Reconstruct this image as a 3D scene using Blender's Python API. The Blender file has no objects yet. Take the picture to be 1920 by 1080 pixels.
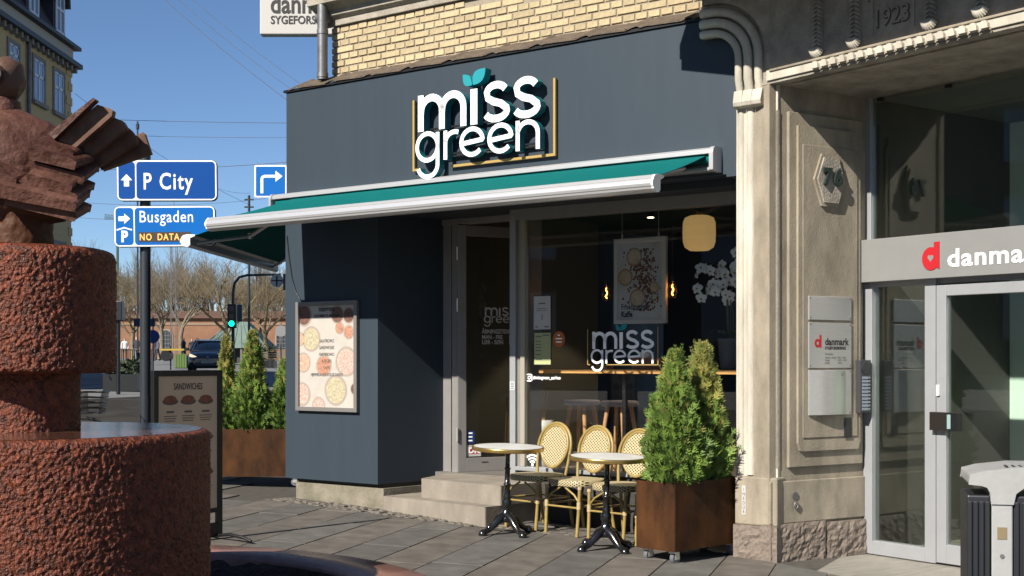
import bpy, bmesh, math, random
from mathutils import Matrix, Vector, noise
R = math.radians
sc = bpy.context.scene
C = sc.collection

# ------------------------------------------------------------------ camera
CAMH = 1.43
cam = bpy.data.cameras.new('camera')
cam.sensor_width = 36.0
cam.lens = 36.0 * 2450 / 1920
cam.shift_y = (675 - 540) / 1920
cam.clip_start = 0.05
cam.clip_end = 3000
camo = bpy.data.objects.new('camera', cam)
C.objects.link(camo)
camo.location = (0, 0, CAMH)
camo.rotation_euler = (R(90), 0, 0)
sc.camera = camo

# ------------------------------------------------------------------ sky, sun, exposure
SUN_AZ = R(220.0)        # clockwise from +Y
SUN_EL = R(35.5)
world = bpy.data.worlds.new('World')
sc.world = world
world.use_nodes = True
wn = world.node_tree
wn.nodes.clear()
sky = wn.nodes.new('ShaderNodeTexSky')
sky.sky_type = 'NISHITA'
sky.sun_disc = False
sky.sun_elevation = SUN_EL
sky.sun_rotation = SUN_AZ
sky.air_density = 0.75
sky.dust_density = 0.0
sky.ozone_density = 5.0
bg = wn.nodes.new('ShaderNodeBackground')
bg.inputs['Strength'].default_value = 0.060
wo = wn.nodes.new('ShaderNodeOutputWorld')
wn.links.new(sky.outputs[0], bg.inputs[0])
wn.links.new(bg.outputs[0], wo.inputs[0])
sl = bpy.data.lights.new('sun', 'SUN')
sl.energy = 5.0
sl.angle = R(0.53)
sl.color = (1.0, 0.94, 0.84)
so = bpy.data.objects.new('sun', sl)
C.objects.link(so)
sdir = Vector((math.sin(SUN_AZ) * math.cos(SUN_EL), math.cos(SUN_AZ) * math.cos(SUN_EL), math.sin(SUN_EL)))
so.rotation_euler = sdir.to_track_quat('Z', 'Y').to_euler()
so.location = (-6, -8, 12)
sc.view_settings.view_transform = 'Standard'
sc.view_settings.look = 'None'
sc.view_settings.gamma = 1.0
sc.view_settings.exposure = 1.0
sc.cycles.max_bounces = 8
sc.cycles.transparent_max_bounces = 12

# ------------------------------------------------------------------ frames of the place
AL = math.atan(2450 / 3300)                 # the shop front is turned this much from the camera's plane
D0 = 11.29
A2 = R(54.3)                                # the stone building next door
def frame(x, y, ang, z=0.0):
    return Matrix.Translation((x, y, z)) @ Matrix.Rotation(ang, 4, 'Z')
F1 = frame(0, D0, -AL)                      # local x along the shop front, y inwards, z up
F2 = frame(1.921, 9.75, -A2)                # front of the stone building
FJ = frame(1.921, 9.75, R(90 - 58))         # its entrance jamb, x inwards
F3 = frame(2.7845, 10.2896, -A2)            # its entrance glazing
ID = Matrix.Identity(4)

def gz(X, Y):
    q = -.0253 * X + .0129 * Y
    if q > 1.1:
        q = 1.1 + (q - 1.1) * .45
    if q < -.35:
        q = -.35 + (q + .35) * .3
    return -.146 + q

# ------------------------------------------------------------------ materials
def lin(c):
    return tuple((v / 12.92 if v <= .04045 else ((v + .055) / 1.055) ** 2.4) for v in c)
MATS = {}
def mat(name, col, rough=.6, metal=0.0, var=0.0, vscale=6.0, bump=0.0, bscale=40.0, col2=None, spec=.5, emit=None, estr=0.0,
        stretch=(1, 1, 1), detail=6.0, rvar=0.0, bdist=.01, coat=0.0, island=0.0, k=.55):
    if name in MATS:
        return MATS[name]
    col = tuple(c * k for c in col)
    col2 = tuple(c * k for c in col2) if col2 else None
    m = bpy.data.materials.new(name)
    m.use_nodes = True
    nt = m.node_tree
    b = nt.nodes['Principled BSDF']
    b.inputs['Base Color'].default_value = (*col, 1)
    b.inputs['Roughness'].default_value = rough
    b.inputs['Metallic'].default_value = metal
    b.inputs['Specular IOR Level'].default_value = spec
    b.inputs['Coat Weight'].default_value = coat
    b.inputs['Coat Roughness'].default_value = .08
    if emit:
        b.inputs['Emission Color'].default_value = (*emit, 1)
        b.inputs['Emission Strength'].default_value = estr
    tc = nt.nodes.new('ShaderNodeTexCoord')
    mp = nt.nodes.new('ShaderNodeMapping')
    mp.inputs['Scale'].default_value = stretch
    nt.links.new(tc.outputs['Object'], mp.inputs[0])
    last = None
    if var > 0 or col2:
        n = nt.nodes.new('ShaderNodeTexNoise')
        n.inputs['Scale'].default_value = vscale
        n.inputs['Detail'].default_value = detail
        n.inputs['Roughness'].default_value = .62
        nt.links.new(mp.outputs[0], n.inputs['Vector'])
        r = nt.nodes.new('ShaderNodeValToRGB')
        r.color_ramp.elements[0].position = .32
        r.color_ramp.elements[1].position = .68
        a = tuple(max(0, c * (1 - var)) for c in col)
        z = col2 if col2 else tuple(min(1, c * (1 + var)) for c in col)
        r.color_ramp.elements[0].color = (*a, 1)
        r.color_ramp.elements[1].color = (*z, 1)
        nt.links.new(n.outputs['Fac'], r.inputs[0])
        last = r.outputs[0]
        if rvar > 0:
            mr = nt.nodes.new('ShaderNodeMapRange')
            mr.inputs['To Min'].default_value = max(0, rough - rvar)
            mr.inputs['To Max'].default_value = min(1, rough + rvar)
            nt.links.new(n.outputs['Fac'], mr.inputs[0])
            nt.links.new(mr.outputs[0], b.inputs['Roughness'])
    if island > 0:
        oi = nt.nodes.new('ShaderNodeObjectInfo')
        hs = nt.nodes.new('ShaderNodeHueSaturation')
        mr = nt.nodes.new('ShaderNodeMapRange')
        mr.inputs['To Min'].default_value = 1 - island
        mr.inputs['To Max'].default_value = 1 + island
        nt.links.new(oi.outputs['Random'], mr.inputs[0])
        nt.links.new(mr.outputs[0], hs.inputs['Value'])
        hs.inputs['Color'].default_value = (*col, 1)
        if last:
            nt.links.new(last, hs.inputs['Color'])
        last = hs.outputs[0]
    if last:
        nt.links.new(last, b.inputs['Base Color'])
    if bump > 0:
        n2 = nt.nodes.new('ShaderNodeTexNoise')
        n2.inputs['Scale'].default_value = bscale
        n2.inputs['Detail'].default_value = 5
        nt.links.new(mp.outputs[0], n2.inputs['Vector'])
        bp = nt.nodes.new('ShaderNodeBump')
        bp.inputs['Strength'].default_value = bump
        bp.inputs['Distance'].default_value = bdist
        nt.links.new(n2.outputs['Fac'], bp.inputs['Height'])
        nt.links.new(bp.outputs[0], b.inputs['Normal'])
    MATS[name] = m
    return m

def glass_mat(name, tint=(1, 1, 1), boost=1.0, rough=0.0):
    m = bpy.data.materials.new(name)
    m.use_nodes = True
    nt = m.node_tree
    nt.nodes.clear()
    o = nt.nodes.new('ShaderNodeOutputMaterial')
    t = nt.nodes.new('ShaderNodeBsdfTransparent')
    t.inputs[0].default_value = (*tint, 1)
    gl = nt.nodes.new('ShaderNodeBsdfGlossy')
    gl.inputs['Roughness'].default_value = rough
    fr = nt.nodes.new('ShaderNodeFresnel')
    fr.inputs['IOR'].default_value = 1.5
    mu = nt.nodes.new('ShaderNodeMath')
    mu.operation = 'MULTIPLY'
    mu.use_clamp = True
    mu.inputs[1].default_value = boost
    mx = nt.nodes.new('ShaderNodeMixShader')
    nt.links.new(fr.outputs[0], mu.inputs[0])
    nt.links.new(mu.outputs[0], mx.inputs[0])
    nt.links.new(t.outputs[0], mx.inputs[1])
    nt.links.new(gl.outputs[0], mx.inputs[2])
    nt.links.new(mx.outputs[0], o.inputs[0])
    return m

def weave_mat(name, plane, px, pz, rad, base, dot):
    """cream rattan weave with small dark gaps in a staggered grid; plane picks two object axes"""
    m = bpy.data.materials.new(name)
    m.use_nodes = True
    nt = m.node_tree
    b = nt.nodes['Principled BSDF']
    b.inputs['Roughness'].default_value = .55
    tc = nt.nodes.new('ShaderNodeTexCoord')
    sp = nt.nodes.new('ShaderNodeSeparateXYZ')
    nt.links.new(tc.outputs['Object'], sp.inputs[0])
    def M(op, a, bb=None):
        n = nt.nodes.new('ShaderNodeMath')
        n.operation = op
        for i, v in enumerate((a, bb)):
            if v is None:
                continue
            if isinstance(v, (int, float)):
                n.inputs[i].default_value = v
            else:
                nt.links.new(v, n.inputs[i])
        return n.outputs[0]
    u = M('DIVIDE', sp.outputs[plane[0]], px)
    w = M('DIVIDE', sp.outputs[plane[1]], pz)
    def grid(du, dw):
        a = M('SUBTRACT', M('FRACT', M('ADD', u, du)), .5)
        c = M('SUBTRACT', M('FRACT', M('ADD', w, dw)), .5)
        a = M('MULTIPLY', a, px)
        c = M('MULTIPLY', c, pz)
        return M('SQRT', M('ADD', M('MULTIPLY', a, a), M('MULTIPLY', c, c)))
    d = M('MINIMUM', grid(50, 50), grid(50.5, 50.5))
    fac = M('LESS_THAN', d, rad)
    mx = nt.nodes.new('ShaderNodeMix')
    mx.data_type = 'RGBA'
    mx.inputs[6].default_value = (*base, 1)
    mx.inputs[7].default_value = (*dot, 1)
    nt.links.new(fac, mx.inputs[0])
    nt.links.new(mx.outputs[2], b.inputs['Base Color'])
    bp = nt.nodes.new('ShaderNodeBump')
    bp.inputs['Strength'].default_value = .6
    bp.inputs['Distance'].default_value = .004
    nt.links.new(M('MULTIPLY', d, 40.0), bp.inputs['Height'])
    nt.links.new(bp.outputs[0], b.inputs['Normal'])
    return m

# ------------------------------------------------------------------ mesh helpers
class MB:
    def __init__(self):
        self.v, self.f, self.sm = [], [], []
    def add(self, vs, fs, smooth=False):
        o = len(self.v)
        self.v += [tuple(p) for p in vs]
        self.f += [tuple(i + o for i in q) for q in fs]
        self.sm += [smooth] * len(fs)
        return self
    def box(self, x0, x1, y0, y1, z0, z1, M=None):
        vs = [Vector((x, y, z)) for z in (z0, z1) for y in (y0, y1) for x in (x0, x1)]
        if M is not None:
            vs = [M @ p for p in vs]
        return self.add(vs, [(0, 2, 3, 1), (4, 5, 7, 6), (0, 1, 5, 4), (2, 6, 7, 3), (0, 4, 6, 2), (1, 3, 7, 5)])
    def cyl(self, p0, p1, r0, r1=None, n=16, cap=True, smooth=True):
        r1 = r0 if r1 is None else r1
        p0, p1 = Vector(p0), Vector(p1)
        ax = (p1 - p0).normalized()
        a = ax.orthogonal().normalized()
        b = ax.cross(a)
        vs = []
        for p, r in ((p0, r0), (p1, r1)):
            for i in range(n):
                t = 2 * math.pi * i / n
                vs.append(p + (a * math.cos(t) + b * math.sin(t)) * r)
        self.add(vs, [(i, (i + 1) % n, n + (i + 1) % n, n + i) for i in range(n)], smooth)
        if cap:
            self.add(vs, [tuple(range(n))[::-1], tuple(range(n, 2 * n))])
        return self
    def tube(self, pts, r, n=8, closed=False, cap=True):
        pts = [Vector(p) for p in pts]
        k = len(pts)
        rs = r if isinstance(r, (list, tuple)) else [r] * k
        vs = []
        prev = None
        for i, p in enumerate(pts):
            if closed:
                t = pts[(i + 1) % k] - pts[i - 1]
            else:
                t = pts[min(i + 1, k - 1)] - pts[max(i - 1, 0)]
            t.normalize()
            if prev is None:
                a = t.orthogonal().normalized()
            else:
                a = (prev - t * prev.dot(t)).normalized()
            prev = a
            b = t.cross(a)
            for j in range(n):
                w = 2 * math.pi * j / n
                vs.append(p + (a * math.cos(w) + b * math.sin(w)) * rs[i])
        fs = []
        for i in range(k if closed else k - 1):
            i2 = (i + 1) % k
            for j in range(n):
                fs.append((i * n + j, i * n + (j + 1) % n, i2 * n + (j + 1) % n, i2 * n + j))
        self.add(vs, fs, True)
        if cap and not closed:
            self.add(vs, [tuple(range(n))[::-1], tuple(range((k - 1) * n, k * n))])
        return self
    def lathe(self, prof, n=32, cx=0, cy=0, smooth=True, M=None, cap=True):
        vs = []
        for r, z in prof:
            for j in range(n):
                w = 2 * math.pi * j / n
                p = Vector((cx + r * math.cos(w), cy + r * math.sin(w), z))
                vs.append(M @ p if M is not None else p)
        fs = []
        for i in range(len(prof) - 1):
            for j in range(n):
                fs.append((i * n + j, i * n + (j + 1) % n, (i + 1) * n + (j + 1) % n, (i + 1) * n + j))
        self.add(vs, fs, smooth)
        if cap:
            self.add(vs, [tuple(range(n))[::-1], tuple(range((len(prof) - 1) * n, len(prof) * n))])
        return self
    def prism(self, poly, y0, y1, axis='y', M=None):
        """closed 2D outline (x,z) pushed from y0 to y1 (axis 'y'), or (x,y) pushed in z (axis 'z'), or (y,z) in x (axis 'x')"""
        n = len(poly)
        def P(a, b, d):
            return Vector((a, d, b)) if axis == 'y' else (Vector((a, b, d)) if axis == 'z' else Vector((d, a, b)))
        vs = [P(a, b, y0) for a, b in poly] + [P(a, b, y1) for a, b in poly]
        if M is not None:
            vs = [M @ p for p in vs]
        self.add(vs, [(i, (i + 1) % n, n + (i + 1) % n, n + i) for i in range(n)])
        self.add(vs, [tuple(range(n))[::-1], tuple(range(n, 2 * n))])
        return self
    def ribbon(self, path, w, y0, y1, closed=False):
        """flat band of width w along a 2D path (x,z), thick from y0 (front) to y1"""
        k = len(path)
        P = [Vector(p) for p in path]
        Lp, Rp = [], []
        for i in range(k):
            if closed:
                a, b = P[i - 1], P[(i + 1) % k]
            else:
                a, b = P[max(i - 1, 0)], P[min(i + 1, k - 1)]
            t = (b - a).normalized()
            nn = Vector((-t.y, t.x))
            ww = w[i] if isinstance(w, (list, tuple)) else w
            Lp.append(P[i] + nn * ww / 2)
            Rp.append(P[i] - nn * ww / 2)
        vs = []
        for i in range(k):
            for q in (Lp[i], Rp[i]):
                vs.append((q.x, y0, q.y))
                vs.append((q.x, y1, q.y))
        fs = []
        for i in range(k if closed else k - 1):
            a, b = 4 * i, 4 * ((i + 1) % k)
            fs += [(a, a + 2, b + 2, b), (a + 1, b + 1, b + 3, a + 3), (a, b, b + 1, a + 1), (a + 2, a + 3, b + 3, b + 2)]
        if not closed:
            e = 4 * (k - 1)
            fs += [(0, 1, 3, 2), (e, e + 2, e + 3, e + 1)]
        return self.add(vs, fs)
    def mesh(self, name, m=None):
        me = bpy.data.meshes.new(name)
        me.from_pydata(self.v, [], self.f)
        me.polygons.foreach_set('use_smooth', self.sm)
        ms = m if isinstance(m, (list, tuple)) else [m]
        for x in ms:
            if x:
                me.materials.append(x)
        me.update()
        return me
    def build(self, name, m, parent=None, M=None, bev=0.0, fix=True):
        me = self.mesh(name, m)
        if fix:
            bm = bmesh.new()
            bm.from_mesh(me)
            bmesh.ops.recalc_face_normals(bm, faces=bm.faces)
            bm.to_mesh(me)
            bm.free()
        return place(name, me, parent, M, bev)

def place(name, me, parent=None, M=None, bev=0.0):
    o = bpy.data.objects.new(name, me)
    C.objects.link(o)
    if parent is not None:
        o.parent = parent
        if M is not None:
            o.matrix_local = M
    elif M is not None:
        o.matrix_world = M
    if bev > 0:
        md = o.modifiers.new('bevel', 'BEVEL')
        md.width = bev
        md.segments = 2
        md.limit_method = 'ANGLE'
        md.angle_limit = R(40)
    return o

def thing(name, label, cat, M=ID, group=None):
    o = bpy.data.objects.new(name, None)
    C.objects.link(o)
    o.empty_display_size = .2
    o.matrix_world = M
    return tag(o, label, cat, group)

def tag(o, label, cat, group=None):
    o['label'] = label
    o['category'] = cat
    if group:
        o['group'] = group
    return o

def struct(o):
    o['kind'] = 'structure'
    return o

def dup(root, M, label=None):
    r = root.copy()
    C.objects.link(r)
    r.matrix_world = M
    if label:
        r['label'] = label
    for ch in root.children:
        c = ch.copy()
        C.objects.link(c)
        c.parent = r
        for g in ch.children:
            d = g.copy()
            C.objects.link(d)
            d.parent = c
    return r

def bx(*a):
    return MB().box(*a)

def text_mb(s, size, x=0, z=0, y0=0.0, y1=0.002, align='LEFT', bold=0.0, sx=1.0, space=1.0):
    """built-in lettering as geometry standing in the local x-z plane"""
    cu = bpy.data.curves.new('lettering', 'FONT')
    cu.body = s
    cu.size = size
    cu.align_x = align
    cu.offset = bold
    cu.space_character = space
    cu.resolution_u = 3
    ob = bpy.data.objects.new('lettering_source', cu)
    C.objects.link(ob)
    dg = bpy.context.evaluated_depsgraph_get()
    me = bpy.data.meshes.new_from_object(ob.evaluated_get(dg))
    mb = MB()
    vs = [(x + p.co.x * sx, y0, z + p.co.y) for p in me.vertices]
    mb.add(vs, [tuple(p.vertices) for p in me.polygons])
    bpy.data.objects.remove(ob)
    bpy.data.curves.remove(cu)
    bpy.data.meshes.remove(me)
    return mb

def arc(cx, cz, r, a0, a1, n=14, rz=None):
    rz = r if rz is None else rz
    return [(cx + r * math.cos(R(a0 + (a1 - a0) * i / n)), cz + rz * math.sin(R(a0 + (a1 - a0) * i / n))) for i in range(n + 1)]

def rrect(x0, x1, z0, z1, r, n=5):
    return (arc(x1 - r, z1 - r, r, 0, 90, n) + arc(x0 + r, z1 - r, r, 90, 180, n) + arc(x0 + r, z0 + r, r, 180, 270, n) + arc(x1 - r, z0 + r, r, 270, 360, n))

# ------------------------------------------------------------------ palette
m_slate = mat('slate_paint', (.0235, .0345, .0465), .5, var=.03, vscale=3.0, bump=.10, bscale=120, rvar=.05, bdist=.001, k=1, spec=.3, stretch=(3.5, 3.5, .35), detail=9)
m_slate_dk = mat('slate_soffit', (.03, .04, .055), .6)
m_brick = mat('yellow_brick', (.335, .268, .158), .85, var=.16, vscale=22, bump=.5, bscale=90, island=.16, bdist=.004, k=1)
m_mortar = mat('brick_mortar', (.40, .34, .26), .95, var=.15, vscale=30, bump=.4, bscale=120)
m_stone = mat('sandstone', (.235, .198, .148), .85, k=1, var=.34, vscale=4.2, bump=.6, bscale=110, rvar=.05, bdist=.007, stretch=(1.3, 1.3, .5), detail=10, col2=(.285, .245, .185))
m_stone_p = mat('pale_sandstone', (.37, .335, .275), .85, k=1, var=.25, vscale=4, bump=.5, bscale=110, bdist=.006, stretch=(1.3, 1.3, .35), detail=10, col2=(.46, .425, .36))
m_stone_w = mat('sandstone_weathered', (.235, .21, .172), .9, k=1, var=.32, vscale=5, bump=.7, bscale=60, bdist=.012)
m_rock = mat('rusticated_granite', (.27, .215, .175), .85, var=.3, vscale=45, bump=.6, bscale=120)
m_concrete = mat('step_concrete', (.34, .295, .24), .85, var=.2, vscale=5, bump=.35, bscale=90, stretch=(1, 1, .5))
m_plinth = mat('plinth_render', (.24, .225, .15), .9, var=.3, vscale=5, bump=.5, bscale=50, col2=(.37, .32, .25))
m_alu = mat('door_aluminium', (.42, .40, .385), .42, metal=.35, var=.05)
m_alu_lt = mat('pale_aluminium', (.50, .51, .53), .38, metal=.25, var=.04)
m_silver = mat('awning_silver', (.66, .66, .67), .3, metal=.55, k=.8)
m_teal = mat('teal_awning_cloth', (.0, .175, .17), .9, spec=.1, var=.06, vscale=40, bump=.1, bscale=300)
m_teal_sign = mat('teal_sign_side', (.0, .20, .24), .45)
m_leafteal = mat('teal_leaf', (.005, .36, .42), .45)
m_white = mat('white_acrylic', (.82, .82, .82), .4, k=.85)
m_offwhite = mat('off_white', (.68, .66, .62), .5)
m_gold = mat('gold_strip', (.60, .41, .14), .45, metal=.2)
m_black = mat('black_metal', (.012, .012, .014), .38)
m_blackgloss = mat('black_cast_iron', (.012, .012, .013), .22, coat=.5)
m_tile = mat('roof_tile', (.15, .11, .075), .9, var=.35, vscale=14, bump=.6, bscale=50)
m_zinc = mat('zinc_pipe', (.16, .16, .165), k=.9, rough=.5, metal=.6, var=.25, vscale=5, bump=.15, bscale=18)
m_steel = mat('brushed_steel', (.62, .60, .57), k=.9, rough=.34, metal=.7, var=.05, vscale=90, stretch=(.04, 1, 1), rvar=.06)
m_dark_in = mat('shop_wall_navy', (.016, .018, .034), k=1, rough=.7, var=.2, vscale=2)
m_black_in = mat('shop_ceiling', (.02, .02, .02), k=1, rough=.8)
m_floor_in = mat('shop_floor', (.12, .11, .10), k=1, rough=.5, var=.15, vscale=3)
m_wood = mat('oak_counter', (.60, .31, .10), k=1, rough=.45, var=.2, vscale=6, stretch=(1, 8, 8))
m_woodleg = mat('stool_wood', (.42, .22, .10), k=1, rough=.5, var=.15, vscale=8)
m_grey_fabric = mat('grey_felt', (.30, .27, .29), k=1, rough=.95)
m_corten = mat('corten_steel', (.027, .0125, .0062), .7, var=.45, vscale=3.2, bump=.25, bscale=160, col2=(.066, .026, .0085), stretch=(1.6, 1.6, .8), detail=12, k=1.0, spec=.12)
m_paper = mat('paper', (.72, .72, .69), .7)
m_ink = mat('ink', (.03, .03, .03), .7)
m_blue_sign = mat('blue_sign_film', (.0, .085, .40), .4, spec=.25)
m_blue_sign2 = mat('light_blue_sign_film', (.0, .17, .62), .4, spec=.25)
m_signback = mat('sign_box_side', (.03, .04, .05), .5)
m_pole = mat('dark_pole_paint', (.028, .035, .045), .42, var=.15, vscale=4)
m_asphalt = mat('asphalt', (.125, .125, .126), .85, k=1, var=.2, vscale=2.2, bump=.5, bscale=220, bdist=.006)
m_joint = mat('joint_sand', (.085, .075, .06), .95, var=.3, vscale=12, bump=.4, bscale=150)
m_slabA = mat('slab_warm', (.156, .134, .113), .82, var=.3, vscale=5, bump=.35, bscale=170, island=.1, bdist=.004)
m_slabB = mat('slab_grey', (.138, .130, .117), .82, var=.27, vscale=6, bump=.35, bscale=170, island=.12, bdist=.004)
m_cobble = mat('cobble', (.19, .165, .135), .85, var=.3, vscale=9, bump=.4, bscale=90)
m_red_d = mat('red_emblem', (.62, .02, .03), .4)
m_roadpaint = mat('road_paint', (.62, .62, .60), .7, var=.15, vscale=9)
m_glass = glass_mat('shop_glass', (.95, .96, .96), .9)
m_glass2 = glass_mat('entrance_glass', (.92, .95, .93), 1.3)
m_winglass = mat('far_window_glass', (.16, .21, .29), k=.9, rough=.08, spec=.9)

# ------------------------------------------------------------------ ground, road, pavement
def sheet(name, xs, ys, dz, m):
    vs = [(x, y, gz(x, y) + dz) for y in ys for x in xs]
    n = len(xs)
    fs = [(j * n + i, j * n + i + 1, (j + 1) * n + i + 1, (j + 1) * n + i) for j in range(len(ys) - 1) for i in range(n - 1)]
    return struct(MB().add(vs, fs, True).build(name, m))
xs = [-1500, -600, -200, -100] + [-80 + 4 * i for i in range(31)] + [60, 120, 300, 800, 1500]
ys = [-300, -100, -50] + [-40 + 4 * i for i in range(60)] + [220, 300, 500, 1000, 2000]
sheet('road', xs, ys, -.11, m_asphalt)

def clip(poly, n, d):
    """keep the part of a 2D polygon where n.p >= d"""
    out = []
    for i in range(len(poly)):
        a, b = poly[i], poly[(i + 1) % len(poly)]
        da, db = n[0] * a[0] + n[1] * a[1] - d, n[0] * b[0] + n[1] * b[1] - d
        if da >= 0:
            out.append(a)
        if (da >= 0) != (db >= 0):
            t = da / (da - db)
            out.append((a[0] + (b[0] - a[0]) * t, a[1] + (b[1] - a[1]) * t))
    return out

# pavement base with kerb: plaza in front, strip along the side wall
pav_poly = [(-16, -12), (12, -12), (12, 26), (-1.0, 44), (-5.3, 44), (-5.3, 17.5), (-6.2, 16.2), (-16, 15.6)]
bm = bmesh.new()
vv = [bm.verts.new((x, y, 0)) for x, y in pav_poly]
fc = bm.faces.new(vv)
bmesh.ops.triangulate(bm, faces=[fc])
for k in range(5):
    bmesh.ops.subdivide_edges(bm, edges=[e for e in bm.edges if e.calc_length() > 2.0], cuts=1, use_grid_fill=False)
    bmesh.ops.triangulate(bm, faces=bm.faces)
for v in bm.verts:
    v.co.z = gz(v.co.x, v.co.y) - .012
me = bpy.data.meshes.new('pavement')
bm.to_mesh(me)
bm.free()
me.materials.append(m_joint)
pavement = struct(place('pavement', me))
# kerb stones along the edge of the road
kerb_line = [(-16, 15.6), (-6.2, 16.2), (-5.3, 17.5), (-5.3, 44)]
kn = 0
for (x0, y0), (x1, y1) in zip(kerb_line[:-1], kerb_line[1:]):
    Ln = math.hypot(x1 - x0, y1 - y0)
    ux, uy = (x1 - x0) / Ln, (y1 - y0) / Ln
    c = max(1, round(Ln / 1.0))
    for i in range(c):
        a, b = i * Ln / c + .006, (i + 1) * Ln / c - .006
        mb = MB()
        mb.box(a, b, -.02, .13, -.16, .012)
        mx = x0 + ux * (a + b) / 2
        my = y0 + uy * (a + b) / 2
        M = Matrix.Translation((x0, y0, gz(mx, my))) @ Matrix.Rotation(math.atan2(uy, ux), 4, 'Z')
        mb.build('kerb_stone', m_slabB, pavement, M, bev=.012)
        kn += 1
# paving slabs, rows run at 16.9 degrees, 0.388 m apart
TH = R(16.9)
rnd = random.Random(4)
rdir = (math.sin(TH), math.cos(TH))
odir = (math.cos(TH), -math.sin(TH))
nF = (-math.sin(AL), -math.cos(AL))
dF = nF[0] * 0 + nF[1] * D0
n2 = (-math.sin(A2), -math.cos(A2))
d2 = n2[0] * 1.921 + n2[1] * 9.75
for k in range(-16, 7):
    o0 = -2.10 + .388 * k
    t = 3.0 + rnd.random()
    while t < 17.5:
        ln = rnd.choice((.78, .98, 1.18))
        q = [(o0 + .004, t + .004), (o0 + .384, t + .004), (o0 + .384, t + ln - .004), (o0 + .004, t + ln - .004)]
        t += ln
        P = [(odir[0] * a + rdir[0] * b, odir[1] * a + rdir[1] * b) for a, b in q]
        cx = sum(p[0] for p in P) / 4
        cy = sum(p[1] for p in P) / 4
        if cy < 4 or abs(cx / cy) > .46 or math.hypot(cx + 2.065, cy - 5.5) < 1.5 or cx < -5.0:
            continue
        if nF[0] * cx + nF[1] * cy - dF > 8.0:
            continue
        if cx < -2.9:
            P2 = clip(P, (1, 0), -5.1)
        else:
            P2 = clip(P, nF, dF + (.30 if cx < -.3 else (.16 if cx < .2 else -.38)))
        P2 = clip(P2, n2, d2 + .02) if len(P2) > 2 else P2
        if len(P2) < 3:
            continue
        if cx >= -2.9 and cx < -2.3 and cy > 12.2:
            continue
        dz = rnd.uniform(-.002, .002)
        tx, ty = rnd.uniform(-.002, .002), rnd.uniform(-.002, .002)
        top = [(x, y, gz(x, y) + dz + (x - cx) * tx + (y - cy) * ty) for x, y in P2]
        bot = [(x, y, z - .05) for x, y, z in top]
        n = len(P2)
        mb = MB().add(top + bot, [tuple(range(n))] + [(i, (i + 1) % n, n + (i + 1) % n, n + i) for i in range(n)])
        mb.build('paving_slab', m_slabA if k % 2 == 0 else m_slabB, pavement, bev=.004)
# cobble strip along the foot of the shop front
mb = MB()
rnd = random.Random(9)
for i in range(0, 52):
    for j in range(4):
        s = -2.75 + i * .085 + rnd.uniform(-.015, .015)
        o = .03 + j * .075 + rnd.uniform(-.012, .012)
        if s > -.25 and o > .16:
            continue
        X = s * math.cos(AL) - o * math.sin(AL)
        Y = D0 - s * math.sin(AL) - o * math.cos(AL)
        a, b = rnd.uniform(.030, .04), rnd.uniform(.026, .035)
        M = Matrix.Translation((X, Y, gz(X, Y) + rnd.uniform(-.014, -.002))) @ Matrix.Rotation(-AL + rnd.uniform(-.25, .25), 4, 'Z')
        vs = [M @ Vector((x, y, -.03)) for x, y in ((-a, -b), (a, -b), (a, b), (-a, b))]
        vs += [M @ Vector((x, y, 0)) for x, y in ((-a * .98, -b * .98), (a * .98, -b * .98), (a * .98, b * .98), (-a * .98, b * .98))]
        vs += [M @ Vector((x, y, .008)) for x, y in ((-a * .7, -b * .7), (a * .7, -b * .7), (a * .7, b * .7), (-a * .7, b * .7))]
        mb.add(vs, [(0, 1, 5, 4), (1, 2, 6, 5), (2, 3, 7, 6), (3, 0, 4, 7), (4, 5, 9, 8), (5, 6, 10, 9), (6, 7, 11, 10), (7, 4, 8, 11), (8, 9, 10, 11)])
o = mb.build('cobblestones', m_cobble, pavement)
o['kind'] = 'stuff'
# painted lines on the road
for (xa, ya, xb, yb, w) in ((-9.6, 27.0, -9.6, 31.5, .12), (-9.6, 35.0, -9.6, 40.0, .12), (-9.6, 44, -9.6, 50, .12), (-11.2, 27.5, -5.6, 31.0, .16), (-16.0, 43.0, -6.0, 45.5, .3), (-12.9, 36, -12.9, 41, .12)):
    L_ = math.hypot(xb - xa, yb - ya)
    px_, py_ = -(yb - ya) / L_ * w / 2, (xb - xa) / L_ * w / 2
    n = 5
    vs = []
    for i in range(n + 1):
        t = i / n
        x, y = xa + (xb - xa) * t, ya + (yb - ya) * t
        for sgn in (1, -1):
            X, Y = x + sgn * px_, y + sgn * py_
            vs.append((X, Y, gz(X, Y) - .104))
    struct(MB().add(vs, [(2 * i, 2 * i + 1, 2 * i + 3, 2 * i + 2) for i in range(n)]).build('road_marking', m_roadpaint))

# ------------------------------------------------------------------ the shop building
shop = thing('shop_building', 'yellow brick corner building with a slate grey painted shop front', 'building', F1)
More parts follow.
